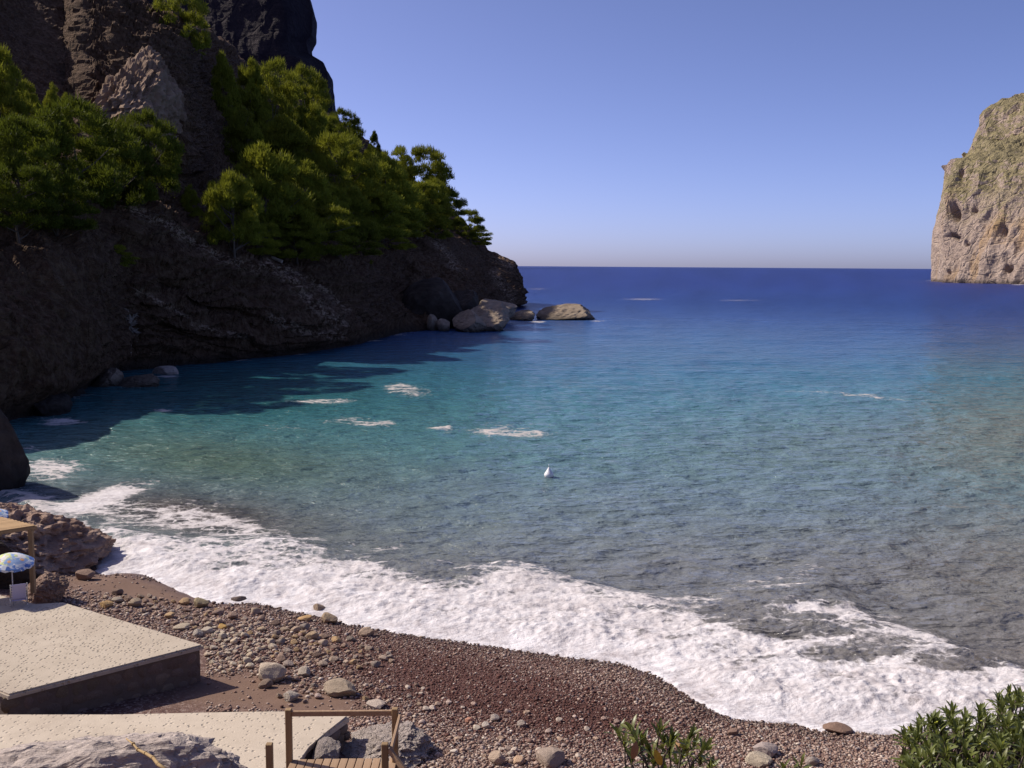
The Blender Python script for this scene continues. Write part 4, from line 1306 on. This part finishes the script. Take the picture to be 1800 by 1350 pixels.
BR = [(.36, .28, .22), (.30, .22, .18), (.42, .34, .28), (.26, .19, .16), (.40, .29, .18), (.33, .28, .25)]
PA = [(.52, .46, .38), (.58, .51, .42), (.46, .40, .34), (.50, .42, .33)]
PK = [(.52, .42, .38), (.60, .52, .46), (.44, .33, .29), (.50, .38, .30)]
scatter(62, [(405, 1150, 45, 38, 0.5), (385, 1120, 40, 20, 0.3), (430, 1135, 50, 30, 0.3)], (9, 17), PA,
        "in the pale heap", "pale stones heaped beside the terrace corner")
scatter(125, [(460, 1120, 150, 28, 0.13), (330, 1085, 150, 22, 0.22), (560, 1150, 130, 26, 0.1)], (9, 20), BR,
        "inland of the surf", "stones scattered between terrace and surf")
scatter(48, [(620, 1215, 140, 30, 0.1), (520, 1215, 70, 22, 0.1)], (8, 14), BR + PK,
        "above the ramp", "stones above the ramp edge")
scatter(60, [(820, 1285, 140, 45, 0.1), (1000, 1290, 160, 45, 0.1), (880, 1330, 120, 18, 0)], (8, 13), PK,
        "on red gravel", "pinkish stones on the red gravel")

# pebbles: nobody could count them, one object
npb = 56000
pbx, pby, pbs = [], [], []
cand = 0
PU = RNG.uniform(100, 1640, 170000); PV = RNG.uniform(1010, 1352, 170000)
gp = P_z(PU, PV, np.full(170000, 0.6))
for _ in range(3):
    gd = shore_d(gp[:, 0], gp[:, 1]); gz = beach_z(gp[:, 0], gp[:, 1], gd); gp = P_z(PU, PV, gz)
sandm = np.clip(1.2 * blob(PU, PV, 420, 1215, 130, 35) + 1.1 * blob(PU, PV, 240, 1035, 170, 24, 0.12) + 0.9 * blob(PU, PV, 570, 1240, 90, 18), 0, 1)
dens = (1 - 0.97 * np.minimum(sandm * 1.3, 1))
ok = (gd > 0.05) & (RNG.random(170000) < dens * 0.95) & (gp[:, 1] > 25.0)
ok &= ~((PU < 362) & (PV > np.interp(PU, [112, 358], [1062, 1137])) & (PV < 1262)) & (PU > 112)
ok &= ~((PU < 614) & (PV > 1252))
idx = np.nonzero(ok)[0][:npb]
gp, PUo, PVo = gp[idx], PU[idx], PV[idx]
np_ = len(idx)
redm = np.clip(1.2 * blob(PUo, PVo, 840, 1212, 300, 62, 0.22) + 0.5 * blob(PUo, PVo, 1080, 1265, 130, 30), 0, 1)
size = RNG.gamma(2.6, 0.0085, np_) + 0.011
size *= np.interp(PUo, [200, 500, 700, 1600], [1.35, 1.25, 0.95, 0.95]) * (1 - 0.15 * redm)
bm = bmesh.new(); bmesh.ops.create_icosphere(bm, subdivisions=1, radius=1.0)
IV = np.array([v.co[:] for v in bm.verts]); IF = np.array([[v.index for v in f.verts] for f in bm.faces]); bm.free()
IV = IV * (1 + 0.12 * np.sin(IV[:, :1] * 7))
S3 = np.stack([size * RNG.uniform(.8, 1.3, np_), size * RNG.uniform(.7, 1.0, np_), size * RNG.uniform(.45, .75, np_)], -1)
ra = RNG.uniform(0, 2 * np.pi, np_)
loc_v = IV[None] * S3[:, None, :]
ca, sa = np.cos(ra)[:, None], np.sin(ra)[:, None]
PVV = np.stack([loc_v[..., 0] * ca - loc_v[..., 1] * sa, loc_v[..., 0] * sa + loc_v[..., 1] * ca, loc_v[..., 2]], -1) + (gp + np.stack([0 * size, 0 * size, S3[:, 2] * 0.45], -1))[:, None, :]
# 20-triangle pebbles: a coarser ball for nearly all of them
bm = bmesh.new(); bmesh.ops.create_icosphere(bm, subdivisions=1, radius=1.0); bm.free()
PF = (IF[None] + (np.arange(np_) * len(IV))[:, None, None]).reshape(-1, 3)
me = mesh_np("pebbles", PVV.reshape(-1, 3), PF, True)
pal = np.array([(.30, .21, .18), (.40, .30, .26), (.50, .40, .35), (.24, .15, .125), (.36, .25, .20), (.20, .12, .10), (.58, .50, .44), (.33, .28, .27)])
pal = pal * np.array([1.0, 0.98, 0.90])
pc = pal[RNG.choice(8, np_, p=[.2, .17, .10, .18, .12, .13, .04, .06])] * RNG.uniform(.8, 1.1, np_)[:, None]
dk = (redm > RNG.random(np_) * 1.0) & (RNG.random(np_) < 0.82)
pc[dk] = np.array([(.105, .044, .033)]) * RNG.uniform(.7, 1.4, dk.sum())[:, None]
pc *= (1 - 0.35 * sstep(1.3, 0.2, gd[idx] + 0.5 * fbm(gp * 0.6, 2)))[:, None]
a_ = me.attributes.new("pebble_colour", 'FLOAT_COLOR', 'POINT')
a_.data.foreach_set("color", np.concatenate([np.repeat(pc, len(IV), 0), np.ones((np_ * len(IV), 1))], 1).ravel().astype(np.float32))
t = NT("pebble"); M_PEB = t.fin(t.attr("pebble_colour", "Color"), 0.75, None, 0.25)
peb_o = link("pebbles", me, M_PEB); tag(peb_o, kind="stuff")


# ------------------------------------------------------------------ pines
def crown_mesh(seed, kind, npuff=95, ntuft=230):
    r = np.random.default_rng(seed)
    V_, F_ = [], []
    tri_i = 0
    cs = []
    while len(cs) < npuff:
        z = r.uniform(0.2, 1.0)
        if kind == 'cone': prof_ = 0.5 * max(1 - (z - 0.12) / 0.88, 0.02) ** 0.62
        elif kind == 'flat':
            z = 0.35 + 0.6 * (r.integers(0, 4) / 3.0) + r.normal(0, 0.035)
            prof_ = 0.5 * math.sqrt(max(1 - ((z - 0.55) / 0.52) ** 2, 0.03))
        else: prof_ = 0.5 * math.sqrt(max(1 - ((z - 0.55) / 0.46) ** 2, 0.02))
        if r.random() > prof_ / 0.5 + 0.15: continue
        a = r.uniform(0, 2 * math.pi)
        rr = prof_ * r.uniform(0.35, 1.0) ** 0.6
        cs.append((rr * math.cos(a), rr * math.sin(a), z, r.uniform(0.05, 0.118)))
    for (cx, cy, cz, pr_) in cs:
        n = int(ntuft * (pr_ / 0.1) ** 1.4)
        d = r.normal(size=(n, 3)); d[:, 2] = np.abs(d[:, 2]) * 0.9 - 0.25
        d /= np.linalg.norm(d, axis=1)[:, None]
        p = np.array([cx, cy, cz * 0.94]) + d * pr_ * np.array([1, 1, 0.78]) * r.uniform(0.35, 1.15, (n, 1))
        ln = r.uniform(0.028, 0.062, (n, 1)); wd = r.uniform(0.004, 0.008, (n, 1))
        dr = d * 0.6 + r.normal(size=(n, 3)) * 0.40 + np.array([0, 0, 0.65]); dr /= np.linalg.norm(dr, axis=1)[:, None]
        sd = np.cross(dr, r.normal(size=(n, 3))); sd /= np.maximum(np.linalg.norm(sd, axis=1)[:, None], 1e-6)
        t3 = np.stack([p - sd * wd, p + sd * wd, p + dr * ln], 1)
        V_.append(t3.reshape(-1, 3))
    V_ = np.concatenate(V_)
    F_ = np.arange(len(V_)).reshape(-1, 3)
    me_ = mesh_np("crown", V_, F_, False)
    me_.materials.append(M_PINE)
    return me_, cs


def trunk_mesh(seed, cs, kind):
    r = np.random.default_rng(seed)
    bm = bmesh.new()
    top = 0.9 if kind == 'cone' else 0.72
    ax = [Vector((0.03 * math.sin(3 * k / 6 + seed), 0.03 * math.cos(2.3 * k / 6 + seed) - 0.03, top * k / 6 - 0.06)) for k in range(7)]
    bm_tube(bm, ax, [0.024 * (1 - 0.8 * k / 6) for k in range(7)], 6)
    for (cx, cy, cz, pr_) in cs[::8]:
        h0 = max(0.12, min(top - 0.03, cz - r.uniform(0.12, 0.3)))
        f_ = (h0 + 0.06) / top * 6; i0 = min(int(f_), 5)
        b0 = ax[i0].lerp(ax[i0 + 1], f_ - i0)
        e_ = Vector((cx, cy, cz * 0.94))
        md_ = b0.lerp(e_, 0.5) + Vector((0, 0, -0.02))
        bm_tube(bm, [b0, md_, e_], [0.009, 0.006, 0.003], 4)
    me_ = bm_mesh("trunk", bm)
    me_.materials.append(M_BARK)
    return me_


KINDS = {}
for kind, n in (('round', 4), ('cone', 3), ('flat', 3)):
    KINDS[kind] = []
    for k in range(n):
        cm, cs = crown_mesh(900 + 10 * k + len(kind), kind)
        KINDS[kind].append((cm, trunk_mesh(40 + k, cs, kind)))


def a_point(u, v):
    """Ground of the headland seen in direction (u, v)."""
    sv, rvv = np.interp(u, A_U, A_SV), np.interp(u, A_U, A_RV)
    tt = np.clip((v - sv) / (rvv - sv), 0, 1)
    return A_surf(np.array(float(u)), np.array(float(tt)))


G_P = "pines growing on the left headland"


def pine(u, vt, vb, wpx, kind, label, shade=1.0, warm=1.0, name="pine_tree", forward=3.0, cat="pine tree"):
    p = a_point(u, vb)
    p = P_y(float(u), float(vb), float(p[1]) - forward)
    y = p[1]
    h_ = (vb - vt) * y / FPX * 1.05; w_ = wpx * y / FPX * 1.08
    root = empty(name, tuple(p), random.uniform(0, 6.28))
    root.scale = (w_, w_, h_)
    cm, tm = random.choice(KINDS[kind])
    c = link("crown", cm, None, root); c.color = (shade * warm, shade, shade * 0.9, 1)  # sun and shade on single pines are put into this crown tint
    link("trunk", tm, None, root)
    tag(root, label, cat, G_P)
    return root


TREES = [
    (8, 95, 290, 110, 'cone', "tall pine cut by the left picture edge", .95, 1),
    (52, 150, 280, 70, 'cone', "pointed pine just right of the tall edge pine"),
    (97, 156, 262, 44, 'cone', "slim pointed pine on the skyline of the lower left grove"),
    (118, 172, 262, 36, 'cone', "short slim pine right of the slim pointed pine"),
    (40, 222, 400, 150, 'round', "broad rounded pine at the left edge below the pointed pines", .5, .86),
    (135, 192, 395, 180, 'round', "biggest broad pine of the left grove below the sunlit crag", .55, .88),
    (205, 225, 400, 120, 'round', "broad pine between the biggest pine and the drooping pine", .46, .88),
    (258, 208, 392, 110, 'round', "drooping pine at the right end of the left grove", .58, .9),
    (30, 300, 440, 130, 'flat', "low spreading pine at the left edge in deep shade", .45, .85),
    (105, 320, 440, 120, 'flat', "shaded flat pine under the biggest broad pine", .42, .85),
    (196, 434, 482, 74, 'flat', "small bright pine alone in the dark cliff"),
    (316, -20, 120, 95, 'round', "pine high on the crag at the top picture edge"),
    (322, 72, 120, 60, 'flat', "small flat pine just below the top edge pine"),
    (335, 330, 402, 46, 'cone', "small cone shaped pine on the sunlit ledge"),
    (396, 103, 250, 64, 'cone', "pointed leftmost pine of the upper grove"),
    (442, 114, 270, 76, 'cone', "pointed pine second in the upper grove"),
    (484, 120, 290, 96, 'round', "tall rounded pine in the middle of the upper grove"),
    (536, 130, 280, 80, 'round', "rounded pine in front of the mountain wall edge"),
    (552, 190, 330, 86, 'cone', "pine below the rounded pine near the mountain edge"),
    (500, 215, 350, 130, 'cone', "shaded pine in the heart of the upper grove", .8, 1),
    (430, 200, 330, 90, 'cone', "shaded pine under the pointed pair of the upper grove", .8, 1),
    (604, 200, 300, 60, 'round', "dark small pine on the skyline below the mountain edge", .55, .9),
    (658, 234, 300, 28, 'cone', "tiny dark pointed pine on the skyline", .45, .9),
    (470, 262, 450, 170, 'cone', "biggest pine of the middle grove above the ledge"),
    (412, 318, 470, 100, 'flat', "leaning pine at the left side of the middle grove"),
    (542, 290, 450, 130, 'cone', "broad pine in the centre of the middle grove"),
    (598, 245, 400, 116, 'round', "bright rounded pine above the centre of the middle grove"),
    (450, 395, 470, 80, 'flat', "low branchy pine above the fallen trunk"),
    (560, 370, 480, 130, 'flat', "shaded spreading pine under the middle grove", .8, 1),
    (655, 262, 350, 66, 'cone', "pine under the tiny skyline pine"),
    (694, 265, 370, 76, 'round', "rounded skyline pine left of the grey crowned pine"),
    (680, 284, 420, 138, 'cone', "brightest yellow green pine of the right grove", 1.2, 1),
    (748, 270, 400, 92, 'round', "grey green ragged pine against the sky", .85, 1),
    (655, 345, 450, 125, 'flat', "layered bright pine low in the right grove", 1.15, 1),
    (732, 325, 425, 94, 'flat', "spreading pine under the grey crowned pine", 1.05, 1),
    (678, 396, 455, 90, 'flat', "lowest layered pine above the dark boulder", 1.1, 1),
    (713, 277, 330, 36, 'round', "tiny dark bush on the skyline between two pines", .5, .9),
    (788, 342, 420, 58, 'flat', "windswept pine against the sky right of the grove", .75, .95),
    (824, 374, 436, 50, 'flat', "small windswept pine nearer the headland tip", .75, .95),
    (842, 404, 442, 44, 'flat', "low pine bush last before the headland tip", .85, 1),
    (766, 378, 432, 56, 'round', "rounded bush below the windswept pine", .95, 1),
    (636, 455, 480, 36, 'flat', "small bush on the dark rock under the right grove", .8, 1),
    (610, 320, 450, 100, 'cone', "shaded pine between middle and right groves", .8, 1),
    (575, 330, 440, 80, 'round', "lumpy pine left of the shaded pine between the groves"),
    (640, 320, 430, 90, 'round', "dense pine at the left edge of the right grove"),
    (706, 322, 420, 84, 'round', "dense pine behind the spreading pine of the right grove", 1.1, 1),
    (700, 365, 440, 90, 'flat', "bright low pine in front of the right grove", 1.15, 1),
    (760, 322, 420, 70, 'round', "dense pine below the grey green ragged pine", .95, 1),
    (628, 400, 470, 90, 'flat', "dark low pine at the foot of the right grove", .75, 1),
    (505, 340, 450, 90, 'round', "lumpy pine right of the biggest middle grove pine"),
    (520, 395, 480, 100, 'flat', "low spreading pine at the foot of the middle grove", .85, 1),
    (575, 215, 330, 76, 'round', "dense pine under the mountain edge in the upper grove"),
    (625, 270, 380, 70, 'cone', "pointed pine behind the bright rounded pine", .95, 1),
    (380, 345, 440, 46, 'cone', "small young pine left of the leaning pine", .85, 1),
]
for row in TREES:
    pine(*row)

# dead bare tree low on the dark cliff
dp = a_point(228, 612); dp = P_y(228., 612., float(dp[1]) - 3.0)
dead = empty("dead_tree", tuple(dp)); tag(dead, "bare grey dead tree low on the dark left cliff", "dead tree")
s_ = dp[1] / FPX
rd = random.Random(3)
bm = bmesh.new()
tk = [Vector((0, 0, -1)), Vector((2 * s_, 0, 14 * s_)), Vector((-4 * s_, 0, 30 * s_)), Vector((4 * s_, 0, 46 * s_)), Vector((10 * s_, 0, 60 * s_))]
bm_tube(bm, tk, [0.22, 0.18, 0.14, 0.09, 0.04], 6); link("trunk", bm_mesh("trunk", bm), M_DEAD, dead)
bm = bmesh.new()
for k in range(46):
    b0 = tk[rd.randint(1, 3)].lerp(tk[4], rd.random() * 0.4)
    a = rd.uniform(-2.6, 2.6); L = rd.uniform(10, 26) * s_
    d = Vector((math.sin(a) * 0.9, rd.uniform(-.6, .2), math.cos(a) * 0.9 + 0.25)).normalized()
    m1 = b0 + d * L * 0.5 + Vector((rd.uniform(-2, 2), 0, rd.uniform(-2, 2))) * s_
    e_ = b0 + d * L + Vector((rd.uniform(-3, 3), 0, rd.uniform(-5, 2))) * s_
    bm_tube(bm, [b0, m1, e_], [0.055, 0.04, 0.015], 4)
    for q in range(3):
        f0 = m1.lerp(e_, rd.random()); bm_tube(bm, [f0, f0 + Vector((rd.uniform(-6, 6), rd.uniform(-3, 3), rd.uniform(-5, 6))) * s_], [0.025, 0.012], 3)
link("branches", bm_mesh("branches", bm), M_DEAD, dead)

# fallen pale trunks on the ledge
for (u0, v0, u1, v1, lab) in ((462, 448, 496, 460, "short pale fallen trunk under the middle grove"), (415, 461, 458, 467, "pale fallen log lying on the sunlit ledge")):
    a3 = a_point(u0, v0); a3 = P_y(float(u0), float(v0), a3[1] - 5.5); b3 = P_y(float(u1), float(v1), a3[1] - 1.0)
    o = empty("fallen_log", tuple(a3)); tag(o, lab, "log")
    bm = bmesh.new(); bm_tube(bm, [(0, 0, 0), tuple((b3 - a3) * 0.5 + np.array([0, 0, 0.15])), tuple(b3 - a3)], [0.16, 0.28, 0.32], 7)
    link("trunk", bm_mesh("trunk", bm), M_DEAD, o)


# ------------------------------------------------------------------ near shrubs
def leaf_mesh(seed, L=1.0, W=0.205):
    r = np.random.default_rng(seed)
    n = 5
    V_, F_ = [], []
    curl = r.uniform(0.05, 0.22); fold = 0.22
    for i in range(n):
        s = i / (n - 1)
        hw = W / 2 * (math.sin(math.pi * min(s * 0.78 + 0.06, 1.0)) ** 0.8 if s < 1 else 0.12)
        z = curl * math.sin(s * 2.0) - 0.12 * s * s
        V_ += [(-hw, s * L, z + hw * fold), (0, s * L, z), (hw, s * L, z + hw * fold)]
    for i in range(n - 1):
        a = i * 3
        F_ += [(a, a + 1, a + 4, a + 3), (a + 1, a + 2, a + 5, a + 4)]
    me_ = mesh_np("leaf", V_, F_, True)
    return me_


LEAVES = [leaf_mesh(k) for k in range(5)]
for m_ in LEAVES: m_.materials.append(M_LEAF)
BUDS = [leaf_mesh(20 + k, 1.0, 0.3) for k in range(2)]
for m_ in BUDS: m_.materials.append(M_BUD)


def shrub(label, rosettes, L, root_pt, nl=(9, 13), cap=300, extra_dead=None, stems_from=None):
    root = empty("shrub", tuple(root_pt)); tag(root, label, "shrub")
    leaves = []
    bm = bmesh.new()
    rp_ = Vector(root_pt)
    for (p, ax) in rosettes:
        p = Vector(p); ax = Vector(ax).normalized()
        q = ax.to_track_quat('Z', 'Y')
        n = random.randint(*nl)
        for k in range(n):
            th = k * 2.4 + random.uniform(-.3, .3)
            lift = random.uniform(0.25, 1.15) if k > n * 0.3 else random.uniform(0.9, 1.4)
            d = q @ Vector((math.cos(th) * math.cos(lift), math.sin(th) * math.cos(lift), math.sin(lift)))
            up = (ax * 0.8 + Vector((0, 0, 0.4)) - d * (d.dot(ax))).normalized()
            x = d.cross(up).normalized(); z = x.cross(d)
            l_ = L * random.uniform(0.7, 1.15)
            st = p - ax * L * random.uniform(0.0, 0.55)
            M = Matrix((x, d, z)).transposed().to_4x4() @ Matrix.Diagonal((l_, l_, l_, 1))
            M.translation = st - rp_
            leaves.append((M, random.choice(LEAVES), (st - Vector((0, 0, CAM_H))).length))
        for k in range(random.randint(0, 3)):
            th = random.uniform(0, 6.28); lift = random.uniform(0.7, 1.3)
            d = q @ Vector((math.cos(th) * math.cos(lift), math.sin(th) * math.cos(lift), math.sin(lift)))
            x = d.orthogonal().normalized(); z = x.cross(d); l_ = L * random.uniform(0.28, 0.5)
            M = Matrix((x, d, z)).transposed().to_4x4() @ Matrix.Diagonal((l_, l_, l_, 1)); M.translation = p - rp_
            leaves.append((M, random.choice(BUDS), 99))
        b0 = p - ax * L * 2.2 + Vector((random.uniform(-.05, .05), random.uniform(-.03, .03), -L * 0.8))
        bm_tube(bm, [p - rp_, p - ax * L - rp_, b0 - rp_, (b0 - rp_) * 0.55 + Vector((0, 0, -0.05)), Vector((random.uniform(-.05, .05), 0, -0.05))], [0.004, 0.006, 0.009, 0.012, 0.018], 5)
    link("stems", bm_mesh("stems", bm, True), M_BARK, root)
    leaves.sort(key=lambda t_: t_[2])
    rest_v, rest_f, nv = {}, {}, {}
    for i, (M, m_, _) in enumerate(leaves):
        if i < cap and m_ in LEAVES:
            o = link("leaf", m_, None, root); o.matrix_local = M
            g = random.uniform(0.75, 1.25); o.color = (g * random.uniform(.9, 1.15), g, g * random.uniform(.8, 1.1), 1)
        else:
            kx = 0 if m_ in LEAVES else 1
            V_ = np.array([v.co[:] for v in m_.vertices]); F_ = np.array([p.vertices[:] for p in m_.polygons])
            Mn = np.array(M)
            V_ = V_ @ Mn[:3, :3].T + Mn[:3, 3]
            rest_v.setdefault(kx, []).append(V_); rest_f.setdefault(kx, []).append(F_ + nv.get(kx, 0)); nv[kx] = nv.get(kx, 0) + len(V_)
    for kx in rest_v:
        o = link("foliage" if kx == 0 else "young_leaves", mesh_np("foliage", np.concatenate(rest_v[kx]), np.concatenate(rest_f[kx]), True), M_LEAF if kx == 0 else M_BUD, root)
        o["kind"] = "stuff"
    if extra_dead:
        for (u, v, y, u2, v2, mat_) in extra_dead:
            a3 = Vector(at_y(u, v, y)); b3 = Vector(at_y(u2, v2, y - 0.02))
            d = (b3 - a3); l_ = d.length; d.normalize(); x = d.cross(Vector((0, -1, 0.3))).normalized(); z = x.cross(d)
            m_ = leaf_mesh(77, 1.0, 0.38); m_.materials.append(mat_)
            o = link("withered_leaf", m_, None, root)
            M = Matrix((x, d, z)).transposed().to_4x4() @ Matrix.Diagonal((l_, l_, l_, 1)); M.translation = a3 - rp_
            o.matrix_local = M; o["label"] = "withered orange leaf" if mat_ is M_DLEAF else "curled brown leaf"
    return root


def top_line(u): return np.interp(u, [1560, 1578, 1600, 1640, 1672, 1700, 1720, 1745, 1775, 1800, 1850, 1920], [1312, 1272, 1256, 1243, 1240, 1248, 1243, 1226, 1208, 1204, 1195, 1190])


ros = []
cnt = 0
while cnt < 340:
    u = random.uniform(1580, 1860); v = random.uniform(1200, 1420)
    tl = top_line(u) + 8
    if v < tl: continue
    if v > 1290 and u < 1590: continue
    depth_f = min((v - tl) / 110.0, 1.0)
    y = 7.0 - 1.1 * depth_f + random.uniform(-0.25, 0.45) - 0.15 * (u - 1700) / 150
    p = at_y(u, v, y)
    out = np.array([(u - 1720) / 220 * 0.5, -0.15 + 0.1 * random.uniform(-1, 1), 0.9]) + np.array([random.uniform(-.35, .35), random.uniform(-.35, .35), 0])
    ros.append((p, out)); cnt += 1
shrub("dense glossy green shrub filling the lower right corner over the surf", ros, 0.098, at_y(1730, 1640, 6.0), cap=300)
ros = []
for (u, v) in ((1085, 1290), (1108, 1284), (1128, 1302), (1160, 1284), (1182, 1300), (1214, 1296), (1238, 1318), (1200, 1330), (1140, 1332), (1098, 1308), (1118, 1300), (1140, 1318), (1166, 1304), (1176, 1322), (1205, 1318), (1222, 1308), (1190, 1342), (1232, 1336), (1150, 1345), (1112, 1336), (1248, 1350), (1170, 1362), (1215, 1362), (1130, 1372), (1240, 1380)):
    y = 6.6 + random.uniform(-.2, .2)
    ros.append((at_y(u, v, y), (random.uniform(-.5, .5) + (u - 1165) / 200, random.uniform(-.4, .1), 0.9)))
shrub("leafy shrub top with withered leaves at the lower edge over gravel", ros, 0.125, at_y(1170, 1560, 6.2), (7, 10), 200,
      [(1162, 1345, 6.3, 1150, 1316, M_DLEAF), (1112, 1334, 6.3, 1118, 1302, M_BLEAF)])
ros = [(at_y(u, v, 6.6 + random.uniform(-.1, .1)), (random.uniform(-.4, .4), -.2, 0.9)) for u, v in ((1378, 1350), (1408, 1346), (1394, 1362), (1420, 1366), (1372, 1372))]
shrub("small leafy shrub sprig at the lower edge beside the grey slab", ros, 0.095, at_y(1395, 1560, 6.2), (6, 9), 100)
